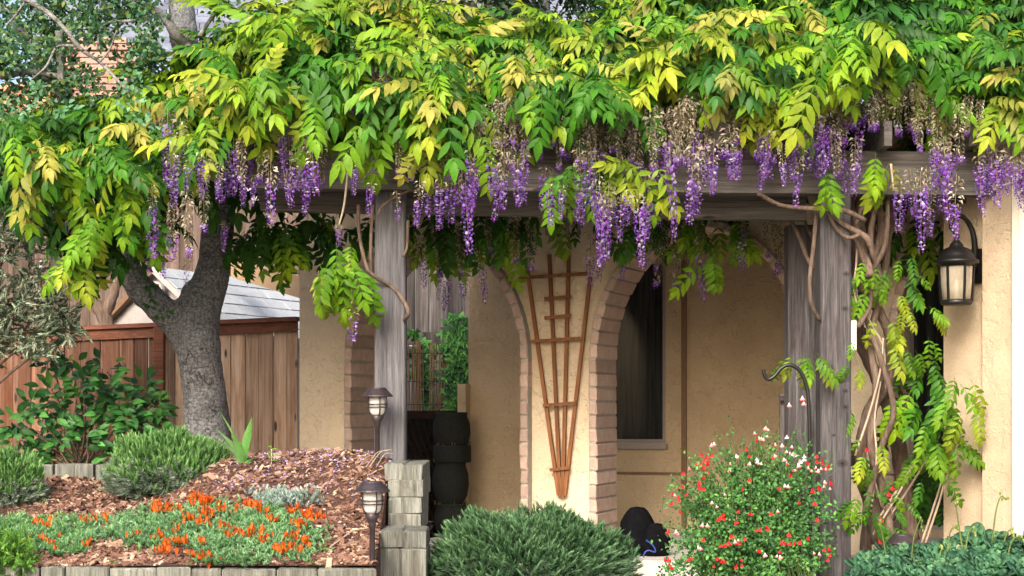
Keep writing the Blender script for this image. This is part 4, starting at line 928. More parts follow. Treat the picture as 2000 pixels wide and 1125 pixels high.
for i in range(4):
    b = MB(); zc = vc[2]-.055+i*.034; q = vc-dv_*.055; hw = .07 if 0 < i < 3 else .05
    b.hexa([q-sv_*hw+(0, 0, zc-q[2]), q+sv_*hw+(0, 0, zc-q[2]), q+sv_*hw+dv_*.02+(0, 0, zc-q[2]), q-sv_*hw+dv_*.02+(0, 0, zc-q[2]), q-sv_*hw+(0, 0, zc-q[2]+.014), q+sv_*hw+(0, 0, zc-q[2]+.014), q+sv_*hw+dv_*.02+(0, 0, zc-q[2]+.014), q-sv_*hw+dv_*.02+(0, 0, zc-q[2]+.014)]); b.build('louvre', M['trimdark'], vt)
r0, r3 = g1-dv_*.06, g2-dv_*.06+sv_*.06-(0, 0, .05); r1, r2 = r0+dv_*4, r3+dv_*4
b = MB(); b.hexa([r3-(0, 0, .04), r2-(0, 0, .04), r1-(0, 0, .04), r0-(0, 0, .04), r3, r2, r1, r0]); rf = b.build('roof', M['shedwall'], shed)
l0 = g0-dv_*.06; b = MB(); b.hexa([l0-(0, 0, .04), r0-(0, 0, .045), r1-(0, 0, .045), l0+dv_*4-(0, 0, .04), l0, r0-(0, 0, .002), r1-(0, 0, .002), l0+dv_*4]); b.build('roof', M['shingle'], shed)
rows = 6; nr = np.cross(r2-r3, r0-r3); nr = nrm(nr); nr = nr if nr[2] > 0 else -nr
for j in range(rows):
    ta, tb = j/rows, (j+1.0)/rows; n = 10; off = .5*(j % 2)+rng.uniform(-.1, .1)
    for i in range(-1, n+1):
        s0, s1 = np.clip((i+off)/n, 0, 1), np.clip((i+off+.955)/n, 0, 1)
        if s1-s0 < .02: continue
        q = lambda s, t: (r3+(r2-r3)*s)*(1-min(t, 1))+(r0+(r1-r0)*s)*min(t, 1)
        h_ = rng.uniform(.014, .02); b = MB(); P0, P1, P2, P3 = q(s0, ta), q(s1, ta), q(s1, tb), q(s0, tb)
        b.hexa([P0+nr*.003, P1+nr*.003, P2+nr*.001, P3+nr*.001, P0+nr*(h_-.004), P1+nr*(h_-.004), P2+nr*.004, P3+nr*.004]); b.build('shingle', M['shingle'], rf)
nb = thing('neighbour_house', 'neighbour house with terracotta tile roof and brick chimney at upper left', 'house', at(60, 800, 24))
b = MB(); b.box((at(-500, 0, 26)[0], 25.2, 0), (at(240, 0, 26)[0], 30, 4.3)); b.build('wall', M['stucco'], nb)
e0, e1 = at(-300, 395, 24), at(235, 395, 24); q0, q1 = at(-300, 170, 29), at(235, 170, 29)
b = MB(); b.hexa([e0-(0, 0, .15), e1-(0, 0, .15), q1-(0, 0, .15), q0-(0, 0, .15), e0, e1, q1, q0]); nrf = b.build('roof', M['tile'], nb)
tile_me = None; m = MB(); m.lathe([(0.10, 0), (.125, .02), (.105, .42)], (0, 0, 0), 10)
m.f = [f_ for f_ in m.f if all(m.v[i][1] > -.06 for i in f_)]; me = bpy.data.meshes.new('roof_tile'); me.from_pydata(m.v, [], m.f); me.update(); me.materials.append(M['tile'])
dr = nrm(q0-e0); nn_ = nrm(np.cross((1, 0, 0), dr)); cols_ = int((e1[0]-e0[0])/.27); Ls = np.linalg.norm(q0-e0); cnt = 0
for i in range(cols_):
    x = e0[0]+.13+i*.27
    for j in range(int(Ls/.36)):
        P = e0+dr*j*.36; P = np.array((x, P[1], P[2]))+nn_*.02; px = 1000+F*P[0]/P[1]; py = HOR-F*(P[2]-EYE)/P[1]
        if not (-10 < px < 215 and py > 165) or cnt > 290: continue
        cnt += 1; Mx = np.eye(4); Mx[:3, 2] = dr; Mx[:3, 1] = nn_; Mx[:3, 0] = np.cross(nn_, dr); Mx[:3, 3] = P; link('roof_tile', me, nrf, Mx)
# chimney as a part of that house, its bricks as sub-parts
cY = 25.0; cs = cY/F; cc = at(172, 190, cY); b = MB(); b.box((at(140, 0, cY)[0], cY+.01, 4.0), (at(236, 0, cY)[0], cY+.6, zz(90, cY))); ch = b.build('chimney', M['mortar'], nb)
rowh = 13*cs; z = zz(190, cY); bricks = [MB() for _ in range(2)]; j = 0
cb = bpy.data.meshes.new('brick'); m = MB(); m.cham((0, -.02, 0), (.268, .09, rowh-.012), .008); cb.from_pydata([tuple(p) for p in m.v], [], m.f); cb.update(); cb.materials.append(M['chim'])
ztop = zz(74, cY)
while z < ztop-.02:
    x = at(138, 0, cY)[0]-(.14 if j % 2 else 0); top = z > zz(102, cY); ex = .04 if top else 0
    while x < at(232, 0, cY)[0]:
        Mx = np.eye(4); Mx[:3, 3] = (x-ex*0, cY-.0-ex, z); link('brick', cb, ch, Mx); x += .28
    for yb in (cY+.14, cY+.42):
        Mx = np.eye(4); Mx[:3, 0] = (0, 1, 0); Mx[:3, 1] = (1, 0, 0); Mx[:3, 2] = (0, 0, 1); Mx[:3, 3] = (at(138, 0, cY)[0]-.02, yb, z)
        Mx[:3, 1] = (-1, 0, 0); Mx[:3, 0] = (0, -1, 0); Mx[:3, 3] = (at(138, 0, cY)[0], yb, z); link('brick', cb, ch, Mx)
    z += rowh; j += 1
fh = thing('far_house', 'house with a blue grey shingle roof beyond the brick chimney', 'house', at(380, 800, 33))
b = MB(); b.box((at(60, 0, 36)[0], 35, 0), (at(760, 0, 36)[0], 42, 8)); b.build('wall', M['shedwall'], fh)
f0, f1, f2, f3 = at(60, 110, 34), at(740, 100, 34), at(740, -260, 41), at(60, -260, 41)
b = MB(); b.hexa([f0-(0, 0, .2), f1-(0, 0, .2), f2-(0, 0, .2), f3-(0, 0, .2), f0, f1, f2, f3]); frf = b.build('roof', M['bluetile'], fh)
nr2 = nrm(np.cross(f1-f0, f3-f0)); nr2 = nr2 if nr2[2] > 0 else -nr2; me = bpy.data.meshes.new('shingle'); m = MB(); m.cham((0, 0, 0), (.62, .34, .03), .006); me.from_pydata([tuple(p) for p in m.v], [], m.f); me.update(); me.materials.append(M['bluetile'])
sd = nrm(f1-f0); su = nrm(f3-f0)
for j in range(9):
    for i in range(18):
        P = f0+sd*((i+.5*(j % 2))*.64+1.2)+su*(j*.30)+nr2*.015; Mx = np.eye(4); Mx[:3, 0] = sd; Mx[:3, 1] = su-nr2*.05; Mx[:3, 2] = nr2; Mx[:3, 3] = P+nr2*.02; link('shingle', me, frf, Mx)

# ------------------------------------------------------------------ oak
oak = thing('oak_tree', 'grey barked oak forking beside the board fence with small dark leaves', 'tree', on_bed(408, 900)+(0, .9, -.1))
b = MB(); YO = 12.5
def lim(pts, rr, Y=YO, n=18, yj=.06):
    P = [at(px, py, Y+(yj*math.sin(i*1.7) if i else 0)) for i, (px, py) in enumerate(pts)]; b.tube(spline(P, 7), [r*Y/F for r in rr], n, wob=.05)
lim([(408, 935), (405, 850), (398, 760), (388, 680), (386, 610), (396, 560)], [60, 47, 42, 41, 44, 36])
lim([(386, 620), (408, 560), (420, 500), (428, 430), (420, 330), (395, 220), (372, 130), (358, 60), (350, -60)], [42, 37, 32, 31, 30, 30, 29, 27, 24])
lim([(394, 715), (352, 640), (302, 592), (262, 548), (238, 485), (215, 400), (180, 300), (120, 180), (40, 60), (-60, -60)], [34, 33, 28, 27, 25, 23, 20, 15, 11, 8])
tk = b.build('trunk', M['bark'], oak, True)
md = tk.modifiers.new('weld', 'REMESH'); md.mode = 'VOXEL'; md.voxel_size = .022; md.use_smooth_shade = True
md = tk.modifiers.new('even', 'SMOOTH'); md.iterations = 5; md.factor = .5
tx = bpy.data.textures.new('bark_swell', 'CLOUDS'); tx.noise_scale = .12; md = tk.modifiers.new('swell', 'DISPLACE'); md.texture = tx; md.strength = .03; md.mid_level = .5
def branch(pts, rr, Y, mat='bark_pale'):
    m = MB(); P = [at(px, py, Y+.05*math.sin(i*2)) for i, (px, py) in enumerate(pts)]; m.tube(spline(P, 6), [r*Y/F for r in rr], 8, wob=.08); m.build('limb', M[mat], oak, True)
branch([(374, 108), (362, 88), (342, 66), (326, 40), (306, 24), (275, 8), (230, -10)], [10, 10, 11, 10, 9, 8, 6], 12.1)
branch([(40, -5), (90, 22), (130, 60), (158, 96), (196, 122), (232, 160), (252, 180)], [5, 5, 4, 4, 3.5, 3, 2], 11.6)
branch([(150, 90), (112, 92), (90, 130), (62, 155)], [3, 2.6, 2.2, 1.5], 11.6); branch([(48, 6), (30, 30), (12, 50)], [3, 2, 1.5], 11.6); branch([(116, 60), (118, 110), (119, 165)], [9, 8, 7], 11.9)
branch([(434, 10), (410, 40), (390, 70)], [3, 4, 5], 11.9); branch([(260, 40), (200, 50), (190, 100)], [3, 3, 2], 11.8); branch([(196, 120), (215, 95), (228, 60)], [2.5, 2, 1.5], 11.6); branch([(0, 150), (60, 140), (118, 150)], [7, 6, 5], 12)
# oak crown
def rleaf(L, wd):
    t = leaflet(L, wd, .15, .35); return t
RL = [rleaf(1, .62), rleaf(1, .7), rleaf(1, .54)]
oc = []
def oak_clump(px, py, Y, n, rad, cols):
    c = at(px, py, Y)
    for i in range(n):
        v = rng.normal(size=3); v /= np.linalg.norm(v); P = c+v*rad*rng.random()**.5*(1, .8, .75)
        d = nrm(v+rng.normal(0, .7, 3)+(0, 0, .1)); cl = np.array(cols[rng.integers(0, len(cols))])*rng.uniform(.75, 1.25)
        oc.append((RL[i % 3], frame(d, (rng.normal(0, .5), -1, .5), P, rng.uniform(.034, .052)), cl, cl*1.1))
OC = [(.018, .062, .022), (.03, .095, .03), (.045, .125, .04), (.022, .075, .035), (.06, .15, .05), (.10, .15, .03)]
for i in range(230):
    px = rng.uniform(-40, 300); lim_ = np.interp(px, [-40, 0, 120, 200, 260, 345], [520, 330, 215, 175, 165, 120]); py = rng.uniform(-40, lim_)
    if 118 < px < 250 and 78 < py < 190 and rng.random() < .8: continue
    if 215 < px < 330 and 8 < py < 85 and rng.random() < .6: continue
    if px < 90 and 190 < py < 330 and rng.random() < .45: continue
    oak_clump(px, py, 11.7+rng.random()*.9, 34, .14, OC)
for px, py in ((300, 60), (285, 90), (295, 105), (260, 20), (420, 20), (440, 30), (470, 10), (445, 60), (290, 15), (170, 150), (200, 190), (255, 185), (270, 215), (258, 140), (240, 120), (130, 160), (420, 90)): oak_clump(px, py, 11.7+rng.random()*.3, 30, .10, OC)
for px, py in ((250, 195), (275, 235), (300, 250), (265, 160), (40, 215), (70, 180), (130, 210)): oak_clump(px, py, 11.2, 22, .10, [(.11, .25, .13), (.08, .2, .09)])
for px, py, Y in ((300, 555, 12.0), (285, 590, 12.1), (318, 610, 12.1)): oak_clump(px, py, Y, 10, .06, [(.03, .09, .02)])
for i in range(40): oak_clump(rng.uniform(-500, 330), rng.uniform(-260, -60), 12+rng.random()*1.5, 30, .3, OC)
cr = cluster_obj('crown', oc, M['gloss'], oak); 

# ------------------------------------------------------------------ trees beyond the house
def back_tree(label, px, py, Y, rx, rz, n, cols, leafs=.10, mat='matte'):
    c = at(px, py, Y); o = thing('tree', label, 'tree', (c[0], c[1], 0)); m = MB(); m.tube([(c[0], c[1], -.1), (c[0]+.1, c[1], c[2]*.5), (c[0], c[1]+.1, c[2]+rz*.4)], [.22, .15, .05], 8); m.build('trunk', M['bark'], o, True)
    it = []
    for k_ in range(n):
        v = rng.normal(size=3); v /= np.linalg.norm(v); q = c+v*(rx, rx, rz)*(.55+.5*rng.random()**.6)*(1+.15*math.sin(v[0]*7)+.12*math.sin(v[2]*9)); cl = np.array(cols[rng.integers(0, len(cols))])*rng.uniform(.7, 1.3)
        for _ in range(14):
            w_ = rng.normal(size=3); it.append((RL[_ % 3], frame(nrm(w_+v), (0, -.3, 1), q+w_*.11, leafs*rng.uniform(.7, 1.2)), cl, cl))
    cluster_obj('crown', it, M[mat], o); return o
back_tree('dark conifer showing above the middle of the wisteria', 1060, -40, 20, 1.15, 1.3, 420, [(.012, .045, .018), (.02, .06, .02), (.03, .07, .03)])
back_tree('grey green tree with pale twigs left of the dark conifer', 915, -30, 18, .75, .9, 300, [(.05, .11, .05), (.09, .14, .07), (.16, .18, .12)])
back_tree('pale lime tree at the top edge right of the conifer', 1290, -130, 21, 1.3, 1.0, 260, [(.06, .17, .03), (.12, .25, .05)])
back_tree('dark tree behind the upper right of the wisteria', 1620, -60, 17, 1.5, 1.1, 300, [(.015, .05, .02), (.03, .09, .02)])
back_tree('dark leafy tree beyond the left fence', 20, 330, 21, 1.7, 1.6, 420, [(.02, .06, .02), (.04, .09, .03)])
back_tree('dry looking brown hedge tree behind the shed roof', 575, 470, 20.5, 1.0, .55, 300, [(.35, .25, .19), (.25, .20, .13), (.12, .16, .06)], .07)

# ------------------------------------------------------------------ shrubs and plants
def sprig(seed, nb, L, wd, ln, spread=.9):
    g = np.random.default_rng(seed); parts = []
    for i in range(nb):
        t = i/nb; a = i*2.4+g.normal(0, .3); tilt = spread*(1-.65*t)*g.uniform(.6, 1.1); bl = blade(ln*g.uniform(.7, 1.15), wd, .15)
        A = rotm('Z', a) @ rotm('X', PI/2-tilt) if False else rotm('Y', a) @ rotm('X', tilt)
        parts.append(xf(bl, A, (0, L*t, 0), t, g.uniform(.8, 1.2)))
    return tcat(parts)
SPR = [sprig(i, 20, .058, .0052, .034, 1.0) for i in range(5)]
SPR2 = [sprig(20+i, 18, .05, .0048, .045, 1.15) for i in range(5)]
def lavender(label, ctr, rx, ry, rz, n, top, low, square=.5, longup=1.0, grp='lavender mounds'):
    o = thing('lavender_bush', label, 'lavender', ctr, grp); it = []
    for i in range(n):
        th = rng.uniform(0, 2*PI); ph = math.asin(rng.random()**.75)*1.0; v = np.array((math.cos(th)*math.cos(ph), math.sin(th)*math.cos(ph), math.sin(ph)))
        if rng.random() < .62 and v[1] > 0: v[1] = -v[1]
        sh = np.sign(v)*np.abs(v)**np.array((.92, .92, square)); k_ = rng.uniform(.76, 1.05)*(1+.06*math.sin(v[0]*9+v[1]*5+ctr[0]*5)+.045*math.sin(v[0]*19+v[1]*11+v[2]*13)); P = np.array(ctr)+sh*(rx, ry, rz)*k_
        h = v[2]; up = h > .28+rng.normal(0, .14)
        d = nrm(v*(1, 1, .6)*(.55 if up else 1.0)+(rng.normal(0, .34), rng.normal(0, .3), (.95*longup if up else .15)))
        a, c_ = top if up else low; g_ = rng.uniform(.7, 1.25); T_ = SPR if up else SPR2
        it.append((T_[i % 5], frame(d, rng.normal(size=3), P-d*.05, rng.uniform(.85, 1.3)), np.array(a)*g_, np.array(c_)*g_))
    cluster_obj('foliage', it, M['matte'], o)
    m = MB()
    for i in range(60):
        th = rng.uniform(0, 2*PI); e = np.array((math.cos(th)*rx*.8, math.sin(th)*ry*.8, rz*rng.uniform(.25, .8))); m.tube([np.array(ctr)+e*(.1, .1, 0), np.array(ctr)+e*(.6, .6, .5), np.array(ctr)+e], [.006, .003], 4)
    m.build('stem', M['vine'], o); return o
GT, GL = ((.085, .22, .065), (.20, .39, .12)), ((.16, .22, .16), (.28, .35, .27))
p = on_bed(312, 966); lavender('wide silvery green lavender mound in front of the oak trunk', p+(0, .28, -.02), .42, .40, .40, 2600, GT, GL, .72)
p = on_bed(5, 990); lavender('lavender mound cut off by the left edge of the bed', p+(-.02, .22, -.02), .25, .3, .37, 1100, GT, GL, .72)
c0 = at(1048, 1125, 10.4); c0[2] = .12
lavender('broad clipped green lavender bush below the trellis', c0+(-.05, 0, 0), .62, .42, zz(1008, 10.4)-.12, 6200, ((.045, .135, .055), (.15, .29, .135)), ((.04, .10, .05), (.13, .22, .125)), .6, .4)

# camellia
cam_ = thing('camellia', 'glossy dark leaved camellia bush against the board fence', 'shrub', at(180, 925, 13.0))
lt_ = leaflet(1, .46, .2, .3); pts_c = [(100, 700), (140, 720), (200, 720), (230, 750), (280, 760), (300, 790), (260, 810), (210, 800), (150, 780), (100, 760), (60, 800), (30, 830), (75, 850), (120, 850), (170, 850), (220, 850), (270, 840), (300, 850), (60, 880), (110, 895), (160, 890), (220, 885), (130, 820), (180, 815), (240, 790), (95, 800), (290, 820), (210, 765), (160, 745), (40, 860)]
CC = [tuple(tuple(x*2.0 for x in c) for c in q) for q in [((.016, .06, .016), (.03, .10, .02)), ((.03, .10, .02), (.05, .15, .03)), ((.05, .16, .035), (.09, .22, .05)), ((.022, .08, .02), (.03, .11, .025))]]
CMS = [tmpl_mesh('leaf', lt_, *q, mat=M['gloss']) for q in CC]+[tmpl_mesh('leaf', lt_, (.10, .28, .04), (.16, .36, .06), mat=M['gloss']), tmpl_mesh('leaf', lt_, (.55, .42, .03), mat=M['gloss'])]
root = at(160, 920, 13.0); nl = 0; rest = []
for px, py in pts_c:
    Y = 12.75+rng.random()*.5; c = at(px, py, Y); m = MB(); m.tube(spline([root+rng.normal(0, .04, 3)*(1, 1, 0), (root+c)/2+rng.normal(0, .04, 3), c], 5), [.010, .004], 5); m.build('twig', M['vine'], cam_, True)
    for i in range(24):
        v = rng.normal(size=3); v = nrm(v); P = c+v*.12*rng.random()**.5; d = nrm(v*(1, 1, .5)+(0, -.25, .1)); top = v[2] > .3 and py < 800
        k_ = 5 if (rng.random() < .006) else (4 if top and rng.random() < .4 else rng.integers(0, 4)); Mx = frame(d, (rng.normal(0, .4), -1, .6), P, rng.uniform(.085, .125))
        if nl < 300 and Y < 13.15: link('leaf', CMS[k_], cam_, Mx); nl += 1
        else: q = CC[k_ % 4]; rest.append((lt_, Mx, *q))
if rest: cluster_obj('foliage', rest, M['gloss'], cam_)['kind'] = 'stuff'
for px in range(70, 310, 16):
    pass
# grey olive like shrub at the left edge
ol = thing('grey_shrub', 'grey green narrow leaved shrub at the left edge before the fence', 'shrub', at(-110, 960, 12.4)); it = []
NS = [sprig(50+i, 18, .12, .013, .048, .95) for i in range(4)]; OG = [((.14, .18, .125), (.26, .32, .225)), ((.19, .23, .165), (.34, .39, .30)), ((.09, .125, .08), (.17, .22, .145))]
for i in range(1500):
    px = rng.uniform(-200, 165); py = rng.uniform(400, 700); mx = np.interp(py, [400, 450, 480, 520, 560, 600, 640, 680, 700], [75, 95, 85, 60, 95, 140, 160, 120, 60])
    if px > mx or (500 < py < 555 and px > 0 and rng.random() < .6): continue
    P = at(px, py, 12.2+rng.random()*.6); d = nrm((.4+rng.normal(0, .6), -.3+rng.normal(0, .5), rng.normal(0, .6))); g_ = rng.uniform(.75, 1.3); a, c_ = OG[rng.integers(0, 3)]
    it.append((NS[i % 4], frame(d, rng.normal(size=3), P, rng.uniform(.8, 1.25)), np.array(a)*g_, np.array(c_)*g_))
cluster_obj('foliage', it, M['matte'], ol)
rt = at(-110, 960, 12.4)
for px, py in ((40, 450), (90, 600), (140, 640), (20, 560), (60, 660), (-60, 480)):
    m = MB(); c = at(px, py, 12.5); m.tube(spline([rt, (rt*.5+c*.5)+(-.15, 0, .1), c], 6), [.03, .005], 6); m.build('branch', M['vine'], ol, True)
st = thing('dead_stump', 'bare brown branch stub behind the shed gable', 'stump', at(200, 640, 15.6))
m = MB(); m.tube(spline([at(215, 690, 15.6), at(205, 620, 15.6), at(180, 585, 15.6), at(172, 540, 15.6)], 6), [.09, .07, .05, .02], 9, wob=.2); m.tube(spline([at(200, 620, 15.6), at(222, 575, 15.6), at(228, 545, 15.6)], 6), [.06, .05, .03], 9, wob=.2); m.build('stub', M['vine'], st, True)
# iris
iris = thing('iris', 'iris with sword shaped leaves at the foot of the oak', 'iris', on_bed(470, 915)+(0, .1, 0)); pb = np.array(WLOC[iris.name])
for (px, py, wd_, dy) in ((493, 812, .055, .0), (452, 842, .05, -.03), (420, 835, .04, .03), (436, 862, .045, .02), (500, 893, .04, -.03), (408, 850, .03, .05), (428, 800, .02, .08), (470, 870, .045, -.02)):
    tip = at(px, py, pb[1]+dy); mid = pb*.5+tip*.5; mid[0] += (tip[0]-pb[0])*-.18; P = spline([pb+(rng.normal(0, .03), dy, -.03), mid, tip], 6); n = len(P); V = []
    for i, q in enumerate(P):
        t = i/(n-1); h = wd_/2*min(1, 2.6*(1-t))*(.6+.4*min(1, t*4)); V += [q+(-h, 0, 0), q+(0, -.012*(1-t), 0), q+(h, .006, 0)]
    Fc = [];
    for i in range(n-1): a = 3*i; Fc += [(a, a+1, a+4, a+3), (a+1, a+2, a+5, a+4)]
    m = MB(); m.add(V, Fc, (.08, .21, .04) if px > 440 else (.08, .17, .045)); m.build('leaf', M['matte'], iris, True, colors=True)
# lotus ground cover with orange flowers
lo_ = thing('lotus_groundcover', 'feathery sage carpet with flame orange flowers on the mulch', 'ground cover', on_bed(380, 1050)); it = []
LS = [sprig(70+i, 16, .035, .0045, .024, 1.25) for i in range(5)]
def in_lotus(px, py):
    f1 = ((px-395)/212)**2+((py-1038)/41)**2 < 1+.25*math.sin(px*.05)+.15*math.sin(py*.21+px*.03)
    f2 = ((px-75)/135)**2+((py-1055)/36)**2 < 1+.25*math.sin(px*.06)
    f3 = ((px-560)/80)**2+((py-1060)/42)**2 < 1 and rng.random() < .5; f4 = ((px-450)/70)**2+((py-1100)/10)**2 < 1
    hole = ((px-250)/60)**2+((py-1085)/14)**2 < 1
    return (f1 or f2 or f3 or f4) and not hole
n = 0
while n < 4600:
    px, py = rng.uniform(-60, 640), rng.uniform(985, 1112)
    if not in_lotus(px, py): continue
    P = on_bed(px, py) if n % 3 == 0 else P+np.array((rng.normal(0, .03), rng.normal(0, .03), 0)); P = np.array((P[0], P[1], float(bed_z(P[0], P[1]))+.01+.022*rng.random()))
    d = nrm((rng.normal(0, .8), rng.normal(-.2, .8), .75)); g_ = rng.uniform(.75, 1.3); a, c_ = ((.11, .26, .11), (.23, .42, .21)) if px > 170 else ((.09, .24, .07), (.19, .38, .14)); n += 1
    it.append((LS[n % 5], frame(d, rng.normal(size=3), P, rng.uniform(.7, 1.2)), np.array(a)*g_, np.array(c_)*g_))
cluster_obj('foliage', it, M['matte'], lo_)
def claw(seed):
    g = np.random.default_rng(seed); parts = []
    for i in range(g.integers(3, 6)):
        a = g.uniform(0, 6.28); ln = g.uniform(.8, 1.2); V = []; C = []
        for t, h in ((0, .10), (.4, .17), (.75, .12), (1, 0)):
            y = .35*math.sin(t*2.2); z = ln*t
            for s_ in ((-1, 1) if h else (0,)): V.append((s_*h, y, z)); C.append((.68, .035+.15*(1-abs(t-.45)*1.6), .012) if t < .8 else (.40, .02, .03))
        V = np.array(V) @ rotm('X', g.uniform(-.5, .2)).T @ rotm('Z', a).T+(g.normal(0, .3), g.normal(0, .3), 0)
        Fc = np.array([(0, 1, 3), (0, 3, 2), (2, 3, 5), (2, 5, 4), (4, 5, 6)]); parts.append(dict(V=V, F=Fc, T=np.zeros(7), G=np.ones(7), C=np.array(C)*g.uniform(.8, 1.15)))
    return tcat(parts)
CL = []
for i in range(6):
    t = claw(i); me = npmesh('flower', t['V'], t['F'], t['C']); me.materials.append(M['petal']); CL.append(me)
heads = [(310, 1000, 6), (335, 1005, 9), (290, 1003, 4), (400, 990, 14), (385, 985, 6), (420, 1005, 5), (398, 1012, 5), (370, 1025, 5), (400, 1030, 4), (490, 995, 7), (515, 1002, 3), (455, 1005, 3), (570, 1007, 5), (600, 1018, 10), (590, 1035, 6), (620, 1020, 4), (520, 1027, 3), (430, 1040, 6), (470, 1052, 8), (500, 1050, 5), (450, 1055, 3), (345, 1040, 2), (260, 1053, 3),
         (310, 1060, 4), (335, 1070, 6), (325, 1085, 7), (510, 1065, 4), (400, 1072, 2), (575, 1060, 4), (595, 1070, 4), (555, 1083, 5), (575, 1083, 4), (365, 1095, 3), (390, 1100, 5), (420, 1105, 5), (70, 1030, 4), (88, 1032, 2), (55, 1075, 2), (90, 1073, 3), (97, 1062, 2), (185, 1070, 2), (175, 1022, 3), (200, 1022, 2)]
for px, py, n in heads:
    for i in range(n):
        q = on_bed(px+rng.normal(0, 9), py+rng.normal(0, 4)+8); Mx = frame((rng.normal(), rng.normal(), 0), (rng.normal(0, .25), -.3, 1), q+(0, 0, .046), rng.uniform(.034, .052)); link('flower', CL[rng.integers(0, 6)], lo_, Mx)
# small silver plant, green trailing plant, weeds, dry grass
sv = thing('silver_plant', 'small silvery blue plant lying on the mulch slope', 'plant', on_bed(555, 985)); it = []
for i in range(170):
    px, py = 552+rng.normal(0, 32), 983+rng.normal(0, 8); P = on_bed(px, py)+(0, 0, .02); g_ = rng.uniform(.8, 1.25); it.append((LS[i % 5], frame((rng.normal(0, .7), rng.normal(-.2, .6), .9), rng.normal(size=3), P, rng.uniform(.8, 1.4)), np.array((.20, .29, .26))*g_, np.array((.36, .46, .42))*g_))
cluster_obj('foliage', it, M['matte'], sv)
tp_ = thing('trailing_rosemary', 'bright green trailing plant spilling over the bottom left edging', 'plant', on_bed(20, 1085)); it = []
for i in range(420):
    px, py = rng.uniform(-40, 72), rng.uniform(1035, 1125)
    if px > 72-abs(py-1090)*.8+rng.normal(0, 6): continue
    Y = 9.5+rng.random()*.25; P = at(px, py, Y); g_ = rng.uniform(.8, 1.25); it.append((SPR2[i % 5], frame((rng.normal(0, .6), -.5, rng.normal(.1, .6)), rng.normal(size=3), P, rng.uniform(.7, 1.1)), np.array((.07, .19, .03))*g_, np.array((.17, .36, .06))*g_))
cluster_obj('foliage', it, M['matte'], tp_)
for lb, px, py, n, s_ in (('small pale weed by the base of the board fence', 530, 907, 8, .045), ('tiny round leaved weed in the mulch by the lower light', 633, 1080, 4, .035), ('tiny seedling near the front edging', 220, 1106, 4, .03)):
    o = thing('weed', lb, 'weed', on_bed(px, py)); q0 = WLOC[o.name]; m = MB(); h = .10 if n > 5 else .01; m.tube([q0, q0+(0, 0, h)], .003, 4); m.build('stem', M['matte'], o, colors=True)
    it = [(lt_, frame((math.cos(i*2.1), math.sin(i*2.1)-.3, .3), (0, -.4, 1), q0+(0, 0, h*(i+1)/n+.01), s_), (.15, .33, .04), (.24, .40, .06)) for i in range(n)]; cluster_obj('foliage', it, M['matte'], o)
dg = thing('dry_grass', 'a few dry grass blades at the foot of the pale post', 'grass tuft', at(728, 905, 11.0))
for (x0, x1, y1) in ((715, 758, 880), (722, 765, 878), (735, 768, 886), (700, 740, 893)):
    m = MB(); m.tube(spline([at(x0, 912, 11), at((x0+x1)/2, (900+y1)/2-6, 11), at(x1, y1, 11)], 5), [.003, .0015], 4); m.build('stalk', M['cane'], dg)
tw = thing('dead_twig', 'bare pale twig lying on the mulch behind the lower light', 'twig', on_bed(680, 1050)); m = MB(); m.tube([on_bed(x, y)+(0, 0, .02) for x, y in ((645, 1075), (672, 1055), (690, 1042), (718, 1038))], [.006, .003], 5); m.build('stick', M['cane'], tw)

# salvia with red and white flowers
sal = thing('salvia_bush', 'bushy salvia with red and white flowers beside the dark grey post', 'salvia', at(1470, 1140, 10.75)); rt = at(1470, 1140, 10.75); it = []; sm = MB(); tips = []
sl_t = leaflet(1, .6, .15, .3); SC = [((.04, .13, .035), (.07, .19, .045)), ((.07, .20, .05), (.11, .28, .065)), ((.10, .26, .05), (.17, .36, .07)), ((.02, .07, .02), (.035, .1, .025))]
for i in range(270):
    a = rng.uniform(-1, 1); px = 1462+a*168; top = np.interp(px, [1285, 1320, 1380, 1440, 1500, 1560, 1600, 1640], [1000, 930, 880, 860, 850, 855, 880, 940]); py = top+(1150-top)*rng.random()**.9; Y = 10.75+rng.uniform(-.42, .35)*(.4+.6*(py-top)/(1130-top))
    if rng.random() < .2: py = top-rng.uniform(0, 60)*rng.random()
    tip = at(px+rng.normal(0, 8), py, Y); mid = rt*.45+tip*.55+(0, 0, .10); P = spline([rt+(a*.36, rng.uniform(-.2, .15), -.05), mid, tip], 7); sm.tube(P, [.004, .0015], 4, (.10, .17, .05))
    tips.append(tip); n = len(P)
    dens = 74 if py > top+20 else 14
    for k_ in range(dens):
        t = rng.uniform(.35, 1)*(n-1); j = min(int(t), n-2); q = P[j]+(P[j+1]-P[j])*(t-j)+rng.normal(0, rng.choice((.018, .04)) if dens > 20 else .008, 3); g_ = rng.uniform(.75, 1.25); c1, c2 = SC[rng.choice(4, p=(.3, .35, .2, .15))]
        it.append((sl_t, frame(rng.normal(size=3)+(0, -.4, .15), (rng.normal(0, .5), -1, .5), q, rng.uniform(.017, .032)), np.array(c1)*g_, np.array(c2)*g_))
cluster_obj('foliage', it, M['matte'], sal)['kind'] = 'stuff'; sm.build('stem', M['matte'], sal, colors=True)
